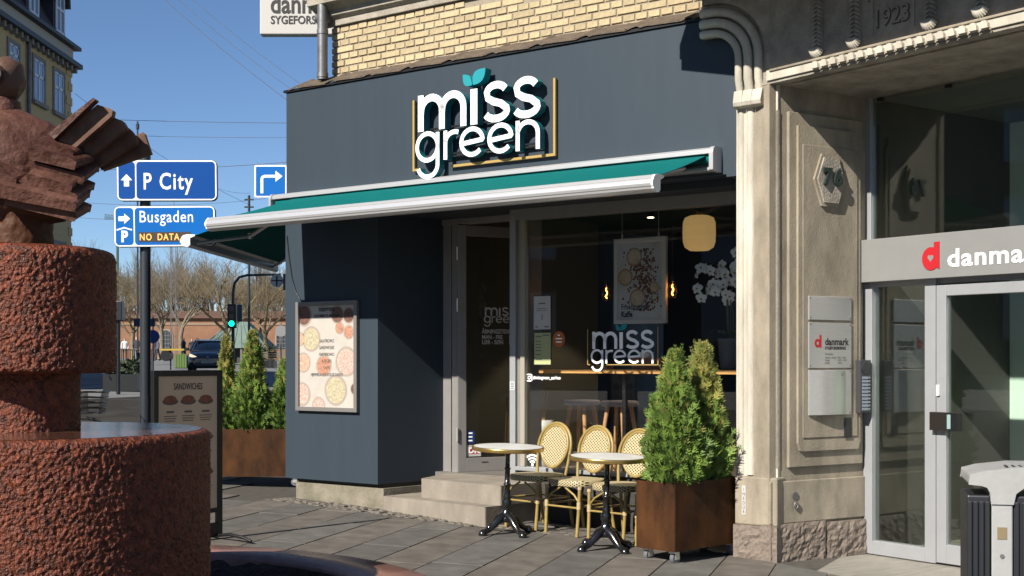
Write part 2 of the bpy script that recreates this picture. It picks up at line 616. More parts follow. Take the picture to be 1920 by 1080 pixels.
# wall behind the bricks, its left corner and the upper storey out of frame
mb = MB()
mb.box(-2.345, 1.86, .212, .5, 3.9, 7.5)
brick_wall = mb.build('brick_wall', m_mortar, shop)
rnd = random.Random(2)
course = .0667
protos = {}
def brick_mesh(w):
    if w not in protos:
        h, d = .0555, .03
        b = MB()
        e = .004
        vs = [(0, .012, 0), (w, .012, 0), (w, .012, h), (0, .012, h), (e, 0, e), (w - e, 0, e), (w - e, 0, h - e), (e, 0, h - e)]
        b.add(vs, [(0, 1, 5, 4), (1, 2, 6, 5), (2, 3, 7, 6), (3, 0, 4, 7), (4, 5, 6, 7)])
        protos[w] = b.mesh('brick', m_brick)
    return protos[w]
z0 = 4.17
nb = 0
for c in range(0, 10):
    z = z0 + c * course
    head = c % 2 == 1
    x = -2.357
    if not head:
        x -= (.06 if (c // 2) % 2 else .18)
    while x < 1.82:
        w = .108 if head else .228
        xa, xb = max(x, -2.357), min(x + w, 1.855)
        # only as far as the picture reaches
        zmax = 4.75 - (xa + 2.36) * .085 if xa < -1.0 else 4.64 - (xa + 1.0) * .105
        if z < zmax + .03 and xb - xa > .03:
            wq = round(xb - xa, 3)
            place('brick', brick_mesh(wq), brick_wall, Matrix.Translation((xa, .2 + rnd.uniform(-.003, .003), z)) @ Matrix.Rotation(rnd.uniform(-.006, .006), 4, 'Y'))
            nb += 1
        x += w + .012
# moulded ledge above the bricks
mb = MB()
prof = [(.21, 4.70), (.17, 4.70), (.17, 4.76), (.12, 4.79), (.12, 4.835), (.04, 4.88), (.0, 4.885), (.0, 4.96), (.21, 4.99)]
mb.prism([(a, b) for a, b in prof], -2.5, 1.86, axis='x')
mb.build('cornice', m_stone_w, shop, bev=.004)
mb = MB()
mb.box(-2.53, 1.86, -.03, .25, 4.99, 5.08)
mb.build('ledge', m_stone, shop, bev=.006)
# side wall and body of the building running back from the corner
fr = Matrix.Rotation(AL, 4, 'Z')
def side(pts):          # world XY -> local of F1
    inv = F1.inverted()
    return [tuple((inv @ Vector((x, y, 0))).xy) for x, y in pts]
foot = side([(-2.17, 12.99), (-1.9, 30), (8, 30), (6.5, 21)])
MB().prism(foot, .28, 3.1, axis='z').build('side_wall', m_slate, shop)
foot = side([(-1.72, 12.99), (-1.45, 30), (8, 30), (6.5, 21), (1.9, 10.6)])
# fascia box with its left return
mb = MB()
mb.box(-2.786, 2.20, 0, .20, 2.86, 4.075)
mb.build('fascia', m_slate, shop, bev=.003)
mb = MB()
mb.box(-2.81, 2.0, -.018, .21, 4.077, 4.10)
mb.build('fascia_capping', m_black, shop)
# pantiles on the sloping cover above the fascia
for i in range(10):
    s = -2.72 + i * .485
    w = .50
    prof = []
    for k in range(15):
        u = k / 14
        if u < .30:
            zz = .004 + .030 * math.sin(math.pi * u / .30 * .5 + .0) ** 2 if u < .15 else .004 + .030 * math.cos(math.pi * (u - .15) / .30) ** 2 * 1.0
        else:
            zz = .012 - .012 * (u - .3) / .7
        prof.append((u * w, zz))
    vs = []
    for (u, zz) in prof:
        for (yy, up) in ((-.03, 0.0), (.20, .11)):
            vs.append((s + u, yy, 4.103 + up + zz))
    for (u, zz) in prof:
        for (yy, up) in ((-.03, 0.0), (.20, .11)):
            vs.append((s + u, yy, 4.103 + up + zz - .014))
    n = len(prof)
    fs = [(2 * k, 2 * k + 2, 2 * k + 3, 2 * k + 1) for k in range(n - 1)]
    fs += [(2 * n + 2 * k, 2 * n + 2 * k + 1, 2 * n + 2 * k + 3, 2 * n + 2 * k + 2) for k in range(n - 1)]
    fs += [(2 * k, 2 * n + 2 * k, 2 * n + 2 * k + 2, 2 * k + 2) for k in range(n - 1)]
    fs += [(0, 1, 2 * n + 1, 2 * n), (2 * n - 2, 4 * n - 2, 4 * n - 1, 2 * n - 1)]
    M = Matrix.Translation((0, 0, rnd.uniform(-.004, .004)))
    MB().add(vs, fs).build('roof_tile', m_tile, shop, M)
# front wall panel left of the door, splayed reveal, plinth
mb = MB()
mb.prism([(-2.80, 0.0), (-1.566, 0.0), (-1.43, .82), (-2.80, .82)], .265, 2.86, axis='z')
mb.build('wall_panel', m_slate, shop, bev=.004)
pl = MB()
pl.prism([(-2.70, .045), (-1.535, .045), (-1.40, .85), (-2.70, .85)], -.2, .225, axis='z')
pl.build('plinth', m_plinth, shop, bev=.008)
MB().prism([(-2.70, .08), (-1.56, .08), (-1.44, .85), (-2.70, .85)], .225, .265, axis='z').build('shadow_gap', m_black, shop)
# soffit over the recess, end panel by the stone pilaster
bx(-1.7, 2.3, .20, .95, 2.80, 2.86).build('soffit', m_slate_dk, shop)
bx(2.06, 2.16, -.006, .5, 2.84, 3.07).build('fascia_end_panel', m_slate, shop)
bx(-.40, 2.2, .50, .62, 2.70, 2.80).build('window_head', m_alu, shop)
# sill wall under the window
bx(-.32, 2.2, .50, .70, -.2, .43).build('sill_wall', mat('dark_stone_sill', (.055, .05, .045), .8, var=.3, vscale=9, bump=.5, bscale=60), shop)
bx(-.32, 2.2, .47, .60, .43, .465).build('window_sill', m_alu_lt, shop, bev=.004)
# door frame and posts
bx(-1.435, -1.335, .80, .92, .33, 2.80).build('door_jamb', m_alu, shop, bev=.004)
bx(-1.335, -1.30, .86, .92, .33, 2.80).build('door_seal', m_black, shop)
bx(-1.30, -1.225, .77, .90, .33, 2.80).build('door_jamb', m_alu, shop, bev=.004)
bx(-1.435, -.40, .78, .90, 2.745, 2.80).build('door_head', m_alu, shop, bev=.004)
bx(-.40, -.335, .50, .92, .33, 2.745).build('window_post', m_alu_lt, shop, bev=.004)
bx(-.335, -.285, .53, .62, .33, 2.70).build('window_post', m_alu, shop, bev=.004)
bx(-.285, -.235, .505, .60, .465, 2.70).build('window_post', mat('sand_post', (.45, .41, .33), .5), shop, bev=.004)
# big shop window
pane = bx(-.235, 2.2, .545, .553, .465, 2.70).build('window_pane', m_glass, shop)

# the inside of the shop
room = MB()
bx(-1.5, 2.16, 5.2, 5.3, .3, 3.0).build('shop_back_wall', m_dark_in, shop)
bx(-2.6, -2.5, .83, 5.2, .3, 3.0).build('shop_side_wall', mat('shop_wall_olive', (.11, .10, .07), k=1, rough=.8), shop)
bx(-1.475, -1.44, .83, 3.6, .3, 3.0).build('shop_partition', mat('shop_wall_olive', (.11, .10, .07), k=1, rough=.8), shop)
bx(2.16, 2.22, .6, 5.2, .3, 3.0).build('shop_side_wall', m_dark_in, shop)
bx(-2.6, 2.2, .62, 5.3, 3.0, 3.1).build('shop_ceiling', m_black_in, shop)
bx(-2.6, 2.2, .70, 5.3, .26, .345).build('shop_floor', m_floor_in, shop)

# door leaf standing ajar
dM = Matrix.Translation((-1.215, .76, .345)) @ Matrix.Rotation(R(62), 4, 'Z')
door = bx(0, .09, 0, .05, 0, 2.39).build('door', m_alu, shop, dM, bev=.004)
bx(.81, .90, 0, .05, 0, 2.39).build('stile', m_alu, door, bev=.004)
bx(.09, .81, 0, .05, 0, .135).build('bottom_rail', m_alu, door, bev=.004)
bx(.09, .81, 0, .05, 2.29, 2.39).build('top_rail', m_alu, door, bev=.004)
bx(.09, .81, .02, .028, .135, 2.29).build('door_glass', m_glass, door)
for hz in (.30, 1.55, 2.05):
    MB().cyl((-.012, -.012, hz), (-.012, -.012, hz + .13), .011, n=10).build('hinge', m_steel, door)
bx(.25, .32, -.003, -.0005, .085, .095).build('vent_slot', m_ink, door)

# stone steps to the door
st = Matrix.Translation((-1.50, -.02, 0)) @ Matrix.Rotation(R(-7.0), 4, 'Z')
steps = thing('door_steps', 'two worn concrete steps up to the glass shop door', 'steps', F1 @ st)
MB().prism([(0.02, 0), (1.36, 0), (1.36, .72), (0.02, .72)], -.15, .165, axis='z').build('lower_step', m_concrete, steps, bev=.012)
MB().prism([(.36, .17), (1.38, .17), (1.38, .9), (.06, .9), (.16, .65)], .165, .338, axis='z').build('upper_step', m_concrete, steps, bev=.012)

# ------------------------------------------------------------------ lettering of the shop's name
def logo(part):
    """strokes of the two-line shop name in metres, x along the front, z up; returns list of (path, width, closed)"""
    S = []
    b, xh, w = 3.48, 3.805, .066
    # m
    S.append(([(-.925, b), (-.925, xh)], w, False))
    S.append(([(-.925, 3.62)] + arc(-.80, 3.655, .125 - .005, 165, 0, 12, .118) + [(-.68, b)], w, False))
    S.append(([(-.68, 3.62)] + arc(-.555, 3.655, .125 - .005, 165, 0, 12, .118) + [(-.435, b)], w, False))
    # i
    S.append(([(-.318, b), (-.318, 3.79)], w * 1.15, False))
    # s s
    for cx in (-.075, .245):
        top = arc(cx, 3.725, .105, 22, 180, 10, .072)
        mid = [(cx - .09, 3.690), (cx - .03, 3.655), (cx + .05, 3.632), (cx + .10, 3.60)]
        bot = arc(cx, 3.572, .118, 10, -160, 10, .066)
        S.append((top[:-1] + mid[:3] + bot, w * .96, False))
    if part == 'top':
        return S
    S = []
    b, xh, w = 3.205, 3.462, .041
    # g
    S.append((arc(-.855, 3.338, .120, 0, 360, 24)[:-1], w, True))
    S.append(([(-.735, 3.46), (-.735, 3.19)] + arc(-.85, 3.175, .115, -5, -165, 12, .105), w, False))
    # r
    S.append(([(-.645, b), (-.645, xh)], w, False))
    S.append(([(-.645, 3.36)] + arc(-.54, 3.365, .100, 165, 65, 8, .078), w, False))
    # e e
    for cx in (-.345, -.035):
        S.append(([(cx - .118, 3.325), (cx + .118, 3.345)] + arc(cx, 3.335, .120, 5, 318, 20, .112), w, False))
    # n
    S.append(([(.15, b), (.15, xh)], w, False))
    S.append(([(.15, 3.35)] + arc(.255, 3.345, .105, 165, 0, 12, .098) + [(.36, b)], w, False))
    return S

def leaf_outline(cx, cz, sx, sz, lean):
    pts = []
    n = 10
    for i in range(n + 1):
        t = i / n
        pts.append((t, .42 * math.sin(math.pi * t) ** .9 * (1 - .35 * t)))
    for i in range(n - 1, 0, -1):
        t = i / n
        pts.append((t, -.26 * math.sin(math.pi * t) ** .9))
    ca_, sa_ = math.cos(lean), math.sin(lean)
    return [(cx + sx * (a * ca_ - b_ * sa_), cz + sz * (a * sa_ + b_ * ca_)) for a, b_ in pts]
LEAVES = [leaf_outline(-.325, 3.825, .19, .19, R(43)), leaf_outline(-.335, 3.825, .145, .145, R(135))]
# second leaf mirrored so that its belly is outside
LEAVES[1] = [(-.335 - (x + .335) * 1.0 if False else x, z) for x, z in LEAVES[1]]

sign = thing('shop_name_sign', 'raised white miss green lettering with teal leaves and gold frame lines', 'sign', F1)
names = ['letter_m', None, None, 'letter_i', 'letter_s', 'letter_s']
def letter_parts(strokes, split, root, y0, y1, tag_names):
    for nm, idx in zip(tag_names, split):
        f_, s_ = MB(), MB()
        for i in idx:
            p, w, c = strokes[i]
            f_.ribbon(p, w, y0 - .004, y0, c)
            s_.ribbon(p, w, y0 + .0005, y1, c)
        o = s_.build(nm, m_teal_sign, root)
        f_.build('letter_face', m_white, o)
letter_parts(logo('top'), [(0, 1, 2), (3,), (4,), (5,)], sign, -.125, -.045, ['letter', 'letter', 'letter', 'letter'])
letter_parts(logo('low'), [(0, 1), (2, 3), (4,), (5,), (6, 7)], sign, -.118, -.05, ['letter'] * 5)
for lf in LEAVES:
    MB().prism(lf, -.135, -.05).build('leaf', m_leafteal, sign)
g = .011
for (a, b, c, d) in ((-1.10, -1.078, 3.149, 3.796), (.46, .482, 3.146, 3.80), (-.645, .46, 3.146, 3.168), (-1.078, -1.035, 3.149, 3.171)):
    bx(a, b, -.04, -.012, c, d).build('gold_line', m_gold, sign)
for z in (3.50, 3.26, 3.235):
    bx(-.95, .36, -.046, -.03, z, z + .016).build('fixing_rail', m_black, sign)

# ------------------------------------------------------------------ awnings
def awning(root, L0, L1, B0, B1, p, zc, zb, arms, cap0=True):
    # cassette on the wall
    prof = [(-.012, zc + .075), (-.09, zc + .075), (-.125, zc + .05), (-.135, zc + .02)]
    c = MB()
    c.prism([(-.004, zc - .10), (-.004, zc + .078), (-.10, zc + .078), (-.128, zc + .06), (-.13, zc + .028), (-.03, zc + .02), (-.03, zc - .07), (-.11, zc - .075), (-.11, zc - .10)], L0, L1, axis='x')
    c.build('cassette', m_silver, root, bev=.003)
    for x0, x1 in ((L1, L1 + .035), (L0 - .03, L0)):
        e = MB().prism([(-.002, zc - .11)] + [(-.002, zc + .085)] + arc(-.095, zc + .03, .055, 90, 180, 6) + [(-.15, zc - .10), (-.12, zc - .112)], x0, x1, axis='x')
        e.build('cassette_cap', m_silver, root, bev=.004)
    MB().cyl((L0 + .02, -.075, zc - .01), (L1 - .02, -.075, zc - .01), .035, n=16).build('roller', m_teal, root)
    # cloth: one sheet with thickness, a slight sag between roller and bar
    n = 8
    vs = []
    for i in range(n + 1):
        t = i / n
        y = -.09 - (p - .05 - .09) * t
        z = (zc + .022) + (zb + .045 - zc - .022) * t - .012 * math.sin(math.pi * t)
        for x in (B0 + .03, L1 - .05 + (B1 - L1) * t):
            vs.append((x, y, z))
    m_ = len(vs)
    vs += [(x, y, z - .004) for x, y, z in vs]
    fs = [(2 * i, 2 * i + 1, 2 * i + 3, 2 * i + 2) for i in range(n)]
    fs += [(m_ + 2 * i, m_ + 2 * i + 2, m_ + 2 * i + 3, m_ + 2 * i + 1) for i in range(n)]
    fs += [(2 * i, 2 * i + 2, m_ + 2 * i + 2, m_ + 2 * i) for i in range(n)] + [(2 * i + 1, m_ + 2 * i + 1, m_ + 2 * i + 3, 2 * i + 3) for i in range(n)]
    MB().add(vs, fs).build('cloth', m_teal, root)
    # front bar: rounded profile with two grooves
    pr = [(-p + .10, zb + .055), (-p + .02, zb + .058), (-p - .02, zb + .050), (-p - .043, zb + .028), (-p - .040, zb + .020), (-p - .052, zb + .012), (-p - .058, zb - .012), (-p - .052, zb - .03), (-p - .045, zb - .036), (-p - .04, zb - .05), (-p - .01, zb - .068), (-p + .03, zb - .070), (-p + .05, zb - .05), (-p + .05, zb + .02), (-p + .10, zb + .04)]
    MB().prism(pr, B0, B1, axis='x').build('front_bar', m_silver, root, bev=.002)
    for x0, x1 in ((B1, B1 + .018), (B0 - .018, B0)):
        MB().prism([(y - .002, z) for y, z in pr], x0, x1, axis='x').build('bar_cap', m_white, root, bev=.004)
    # folding arms
    for xa, el, xb in arms:
        a = MB()
        za = zc - .06
        e = Vector((el, -p * .55, (za + zb) / 2 - .03))
        a.tube([(xa, -.09, za), e], .022, n=8)
        a.tube([e, (xb, -p + .06, zb - .02)], .018, n=8)
        a.cyl(e - Vector((0, 0, .03)), e + Vector((0, 0, .03)), .03, n=10)
        a.build('folding_arm', m_silver, root)

aw = thing('front_awning', 'long teal cloth awning with a silver front bar over the shop entrance', 'awning', F1)
awning(aw, -2.85, 1.985, -2.62, 2.065, 1.10, 2.985, 2.68, ((-2.5, -1.55, -2.3), (1.75, .9, 1.85)))
FL = Matrix.Translation((-2.25, 12.97, 0)) @ Matrix.Rotation(R(90 - 3.1) + math.pi, 4, 'Z')
aw2 = thing('side_awning', 'teal awning around the corner seen from beneath with its white end cap', 'awning', FL)
awning(aw2, -4.55, -.02, -4.5, -.58, 1.18, 2.985, 2.68, ((-4.3, -3.4, -4.2), (-.35, -1.15, -.75)))

# ------------------------------------------------------------------ things fixed to the shop front
mboard = thing('wall_menu_board', 'framed menu poster with food bowls on the slate wall left of the door', 'menu board', F1 @ Matrix.Translation((-2.615, 0, .935)))
W, H = .82, 1.06
m_frame = mat('grey_frame', (.36, .345, .325), .4, metal=.4)
for a in ((0, .04, 0, H), (W - .04, W, 0, H), (.04, W - .04, 0, .04), (.04, W - .04, H - .04, H)):
    bx(a[0], a[1], -.045, -.002, a[2], a[3]).build('frame', m_frame, mboard, bev=.003)
bx(.03, W - .03, -.022, -.004, .03, H - .03).build('poster', mat('cream_print', (.36, .33, .295), .5, var=.08, vscale=5, k=1), mboard)
def disc(mb, cx, cz, r, y, rz=None, n=22, x0=None, x1=None, z0=None, z1=None):
    pts = arc(cx, cz, r, 0, 360, n, rz)[:-1]
    if x0 is not None:
        pts = clip(pts, (1, 0), x0)
        pts = clip(pts, (-1, 0), -x1)
        pts = clip(pts, (0, 1), z0)
        pts = clip(pts, (0, -1), -z1)
    if len(pts) > 2:
        mb.add([(a, y, b) for a, b in pts], [tuple(range(len(pts)))])
bowls = [(.20, .70, .125, 0), (.045, .70, .07, 1), (.09, .47, .10, 1), (.37, .44, .105, 2), (.67, .48, .145, 3), (.53, .205, .15, 0), (.07, .16, .12, 3), (.55, .93, .09, 4), (.70, .92, .08, 4), (.58, .80, .06, 2), (.70, .76, .07, 2), (.30, .05, .09, 3), (.78, .22, .06, 4), (.10, .93, .11, 4)]
fills = [mat('bowl_greens', (.62, .54, .36), .5, var=.35, vscale=40), mat('bowl_salmon', (.70, .46, .34), .5, var=.35, vscale=40), mat('bowl_red', (.60, .30, .20), .5, var=.4, vscale=40), mat('bowl_pink', (.74, .50, .42), .5, var=.4, vscale=40), mat('bowl_brown', (.22, .11, .08), .5, var=.4, vscale=40)]
for (cx, cz, r, k) in bowls:
    a, b = MB(), MB()
    lim = dict(x0=.042, x1=W - .042, z0=.042, z1=H - .042)
    disc(a, cx, cz, r, -.0228, **lim)
    disc(b, cx, cz, r * .84, -.0234, **lim)
    o = a.build('printed_bowl', mat('bowl_rim', (.50, .41, .35), .5), mboard)
    b.build('printed_food', fills[k], o)
tx = MB()
for s, size, z, bo in (('missgreen', .075, .965, .0015), ('VELKOMMEN TIL MISS GREEN', .036, .91, .001), ('SALATBOWLS', .044, .665, .0), ('SANDWICHES', .044, .60, .0), ('VARMEBOWLS', .044, .535, .0), ('BURGERS', .044, .47, .0), ('KAFFE', .044, .405, .0), ('HJEMMELAVEDE KOLDE DRIKKE', .042, .34, .0)):
    t = text_mb(s, size, W / 2, z, -.0243, align='CENTER', bold=bo, sx=.72)
    tx.add(t.v, t.f)
tx.build('menu_lettering', m_ink, mboard, fix=False)
# lamp cable hanging down to the menu board
tag(MB().tube([(-2.77, -.01, 2.66), (-2.74, -.012, 2.45), (-2.70, -.012, 2.25), (-2.64, -.012, 2.10), (-2.55, -.015, 1.99)], .004, n=6).build('cable', m_black, None, F1), 'thin black cable drooping from the awning to the menu poster', 'cable')

pipe = thing('downpipe', 'grey zinc downpipe at the brick corner above the shop front', 'downpipe', F1 @ Matrix.Translation((-2.335, .05, 4.16)))
MB().cyl((0, 0, 0), (0, 0, 3.2), .050, n=20).build('pipe', m_zinc, pipe)
for z in (.02, .44, 1.2):
    MB().cyl((0, 0, z), (0, 0, z + .045), .056, n=20).build('pipe_collar', m_zinc, pipe)
MB().box(-.01, .01, 0, .16, .62, .66).build('pipe_bracket', m_zinc, pipe)
MB().cyl((-.11, .05, .62), (.02, .05, .62), .05, .06, n=12).build('pipe_elbow', m_zinc, pipe)

ps = thing('projecting_sign', 'white projecting sign with black danmark lettering beyond the downpipe', 'sign', Matrix.Translation((-2.78, 14.4, 5.02)))
bx(0, .95, 0, .14, 0, .95).build('light_box', m_offwhite, ps, bev=.012)
t = text_mb('danmark', .30, .115, .235, -.004, bold=.006, sx=.80)
t.build('sign_lettering', m_ink, ps, fix=False)
t = text_mb('SYGEFORSIKRING', .125, .12, .115, -.004, bold=.003, sx=.86)
t.build('sign_lettering', m_ink, ps, fix=False)
bx(.95, 1.3, .05, .09, .2, .26).build('bracket', m_zinc, ps)

# stickers and papers on the window and door
def decal(strokes, root, sx, sz, ox, oz, y, m, nm='window_lettering'):
    mb = MB()
    for p, w, c in strokes:
        # scale about the lettering's own lower left corner
        q = [(ox + (x + .992) * sx, oz + (z - 3.065) * sz) for x, z in p]
        mb.ribbon(q, w * sx, y - .0012, y, c)
    return mb.build(nm, m, root)
m_vinyl = mat('white_vinyl', (.8, .8, .8), .5, k=1)
m_vinyl_grey = mat('frosted_vinyl', (.42, .40, .38), .6, k=1)
ws = thing('window_logo', 'white miss green vinyl logo in a thin gold frame on the shop window', 'window sticker', F1)
k = (1.093 - .462) / (.376 + .992)
decal(logo('top'), ws, k, k, .458, 1.335, .543, m_vinyl)
decal(logo('low'), ws, k, k, .458, 1.335, .543, m_vinyl)
lf = MB()
for l in LEAVES:
    lf.prism([(.458 + (x + .992) * k, 1.335 + (z - 3.065) * k) for x, z in l], .5418, .543)
lf.build('vinyl_leaf', m_leafteal, ws)
for (a, b, c, d) in ((.420, .428, 1.388, 1.70), (1.130, 1.138, 1.388, 1.71), (.62, 1.13, 1.385, 1.393), (.428, .45, 1.385, 1.393)):
    bx(a, b, .5418, .543, c, d).build('gold_line', m_gold, ws)
DM = F1 @ dM
ds = thing('door_lettering', 'pale grey logo and opening hours lettered on the glass door', 'door sticker', DM)
k2 = .25
decal(logo('top'), ds, k2, k2, .285, 1.415, .019, m_vinyl_grey, 'logo_line')
decal(logo('low'), ds, k2, k2, .285, 1.415, .019, m_vinyl_grey, 'logo_line')
for s, x_, z in (('ÅBNINGSTIDER', 0, 1.345), ('MAN - FRE', 0, 1.29), ('10-20', .285, 1.29), ('LØR - SØN', 0, 1.24), ('11-20', .285, 1.24)):
    text_mb(s, .058, .262 + x_, z, .0185, bold=.0015, sx=.82).build('lettering_line', m_vinyl_grey, ds, fix=False)
for nm, lab, x, z, w, h, m_ in (('door_sticker', 'blue sticker low on the glass door', .105, .275, .075, .12, mat('sticker_blue', (.01, .05, .25), .5)), ('door_sticker', 'white sticker with red DK mark low on the glass door', .10, .148, .15, .11, m_offwhite)):
    r = thing(nm, lab, 'sticker', DM @ Matrix.Translation((x, .018, z)))
    bx(0, w, -.0015, 0, 0, h).build('film', m_, r)
    if 'DK' in lab:
        bx(.02, w - .02, -.0025, -.0016, .025, h - .03).build('red_band', m_red_d, r)
        text_mb('DK', .075, w / 2, .034, -.003, align='CENTER', bold=.004, sx=1.15).build('mark', m_white, r, fix=False)
    else:
        for i in range(3):
            bx(.012, w - .02, -.0025, -.0016, .02 + i * .036, .034 + i * .036).build('print_line', m_vinyl, r)
def sheetpaper(nm, lab, x, z, w, h, m_, lines, frame_=True):
    r = thing(nm, lab, 'notice', F1 @ Matrix.Translation((x, .545, z)))
    if frame_:
        bx(-.008, w + .008, -.0035, -.0005, -.008, h + .008).build('backing', m_black, r)
    bx(0, w, -.005, -.0036, 0, h).build('sheet', m_, r)
    mb = MB()
    for (a, b, c, d) in lines:
        mb.box(w * a, w * b, -.0062, -.0052, h * c, h * d)
    mb.build('print', mat('faded_print', (.2, .21, .24), .7), r)
    return r
sheetpaper('notice', 'white certificate sheet taped high beside the window post', -.157, 1.705, .185, .30, m_paper, [(.3, .7, .76, .80), (.2, .8, .62, .64), (.15, .85, .56, .575), (.48, .53, .28, .46), (.1, .25, .06, .1), (.65, .9, .06, .1)])
sheetpaper('notice', 'yellow green inspection sheet below the white certificate', -.15, 1.39, .18, .285, mat('yellow_paper', (.58, .62, .30), .7), [(.08, .45, .86, .9), (.08, .42, .72, .75), (.08, .42, .62, .65), (.08, .42, .52, .55), (.08, .42, .42, .45), (.08, .42, .3, .33), (.08, .5, .14, .17), (.5, .92, .9, .94)])
r = thing('round_sticker', 'round orange sticker on the window right of the notices', 'sticker', F1 @ Matrix.Translation((.118, .543, 1.615)))
mb = MB()
disc(mb, 0, 0, .066, 0, .072)
mb.build('film', mat('sticker_orange', (.62, .15, .02), .5), r)
mb = MB()
for i, (a, b) in enumerate(((-.012, .012), (-.035, .035), (-.03, .03))):
    mb.box(a, b, -.002, -.0005, .03 - i * .03, .042 - i * .03)
mb.build('print', m_vinyl, r)
r = thing('social_sticker', 'white camera symbol and account name lettered low on the window', 'window sticker', F1 @ Matrix.Translation((-.208, .543, 1.27)))
mb = MB()
mb.ribbon(rrect(-.03, .03, -.03, .03, .014), .009, -.0012, 0, True)
mb.ribbon(arc(0, 0, .014, 0, 360, 16)[:-1], .007, -.0012, 0, True)
mb.box(.013, .019, -.0012, 0, .013, .019)
mb.build('camera_symbol', m_vinyl, r)
text_mb('#missgreen_aarhus', .042, .045, -.012, -.0012, bold=.001, sx=.92).build('account_name', m_vinyl, r, fix=False)
r = thing('wifi_sticker', 'white wireless symbol sticker at the foot of the window', 'window sticker', F1 @ Matrix.Translation((-.172, .543, .462)))
mb = MB()
disc(mb, 0, .022, .012, -.001, .016)
for rr in (.04, .068, .096):
    mb.ribbon(arc(0, .012, rr, 48, 132, 8), .016, -.0012, 0)
mb.build('symbol', m_vinyl, r)
r = thing('square_sticker', 'small white label on the pale window post', 'sticker', F1 @ Matrix.Translation((-.366, .499, 1.155)))
bx(-.028, .028, -.002, 0, 0, .08).build('film', m_paper, r)
mb = MB()
for i in range(4):
    mb.box(-.018, .018, -.003, -.0021, .012 + i * .016, .022 + i * .016)
mb.build('print', mat('pale_blue_print', (.25, .35, .45), .6), r)

# ------------------------------------------------------------------ inside the shop
cnt = thing('window_counter', 'long oak counter board running behind the shop window', 'counter', F1)
bx(-.20, 2.15, .68, 1.02, 1.31, 1.347).build('board', m_wood, cnt, bev=.003)
for s in (.62, 1.75):
    bx(s, s + .035, .80, .84, .345, 1.31).build('counter_leg', m_black, cnt)
def stool(s, y, label):
    r = thing('bar_stool', label, 'stool', F1 @ Matrix.Translation((s, y, .345)), 'bar stools at the window counter')
    MB().lathe([(.0, .655), (.165, .655), (.178, .668), (.18, .69), (.165, .705), (.0, .712)], 28).build('seat', m_grey_fabric, r)
    for a in (45, 135, 225, 315):
        c, d = math.cos(R(a)), math.sin(R(a))
        MB().tube([(c * .11, d * .11, .655), (c * .22, d * .22, 0)], [.021, .014], n=10).build('leg', m_woodleg, r)
    MB().tube([(.185 * math.cos(R(a)), .185 * math.sin(R(a)), .22) for a in range(0, 360, 15)], .008, n=6, closed=True).build('foot_ring', m_black, r)
stool(-.14, 1.30, 'grey topped wooden bar stool nearest the glass door')
stool(.28, 1.30, 'grey topped wooden bar stool right of another stool')
tag(bx(.30, .42, .86, .98, 1.348, 1.385).build('serviette_block', m_wood, None, F1, bev=.003), 'small wooden block on the window counter', 'holder')
crate = thing('wooden_tray', 'reddish wooden tray on the counter behind the window logo', 'tray', F1 @ Matrix.Translation((.72, .80, 1.348)))
m_tray = mat('tray_wood', (.30, .12, .06), k=1, rough=.5, var=.2, vscale=9)
for a in ((0, .29, 0, .012, 0, .10), (0, .29, .14, .152, 0, .10), (0, .012, .012, .14, 0, .10), (.278, .29, .012, .14, 0, .10), (.012, .278, .012, .14, 0, .01)):
    bx(*a).build('tray_board', m_tray, crate, bev=.002)
tag(MB().lathe([(0, 0), (.05, 0), (.075, .05), (.072, .052), (.0, .05)], 20).build('dish', m_white, None, F1 @ Matrix.Translation((.84, .84, 1.448))), 'white dish standing on the wooden counter tray', 'dish')
tag(MB().lathe([(0, 0), (.035, 0), (.04, .08), (.03, .10), (0, .105)], 16).build('jar', mat('amber_jar', (.35, .14, .04), .2), None, F1 @ Matrix.Translation((1.42, .85, 1.348))), 'amber jar on the counter beside the orchid pot', 'jar')
# hanging coffee poster
hp = thing('hanging_poster', 'white framed coffee poster hanging inside the shop window', 'poster', F1 @ Matrix.Translation((.23, 1.30, 1.765)))
for a in ((0, .04, 0, .79), (.515, .555, 0, .79), (.04, .515, 0, .04), (.04, .515, .75, .79)):
    bx(a[0], a[1], -.02, .02, a[2], a[3]).build('frame', mat('pale_frame', (.62, .60, .56), k=1, rough=.5), hp, bev=.003)
bx(.035, .52, -.006, .008, .035, .755).build('print', mat('pale_print', (.52, .52, .50), k=1, rough=.6, var=.15, vscale=4), hp)
rnd = random.Random(21)
mbn = MB()
for i in range(420):
    t = rnd.random()
    x = .27 + .10 * math.sin(t * 5) * .4 + rnd.gauss(.03, .075)
    z = .12 + t * .58
    if .05 < x < .505:
        disc(mbn, x, z, rnd.uniform(.006, .014), -.0075 - i * 2e-6, rnd.uniform(.006, .014), 7)
o = mbn.build('printed_beans', mat('bean_print', (.16, .06, .035), k=1, rough=.7), hp)
o['kind'] = 'stuff'
for (x, z, r_) in ((.215, .615, .085), (.12, .43, .08), (.25, .235, .085), (.43, .33, .05)):
    a, b = MB(), MB()
    disc(a, x, z, r_, -.0085)
    disc(b, x, z, r_ * .82, -.0092)
    o = a.build('printed_cup', mat('cup_print', (.35, .22, .12), k=1, rough=.6), hp)
    b.build('printed_foam', mat('foam_print', (.55, .42, .28), k=1, rough=.6, var=.2, vscale=30), o)
text_mb('Friskbrygget', .07, .075, .135, -.0095, bold=.001, sx=.8).build('print_line', m_ink, hp, fix=False)
text_mb('Kaffe', .07, .075, .065, -.0095, bold=.003, sx=.85).build('print_line', m_ink, hp, fix=False)
for x in (.08, .47):
    MB().cyl((x, 0, .78), (x, 0, 1.235), .003, n=6).build('hanging_wire', m_steel, hp)
    MB().cyl((x, 0, .78), (x, 0, .83), .008, n=8).build('clip', m_steel, hp)
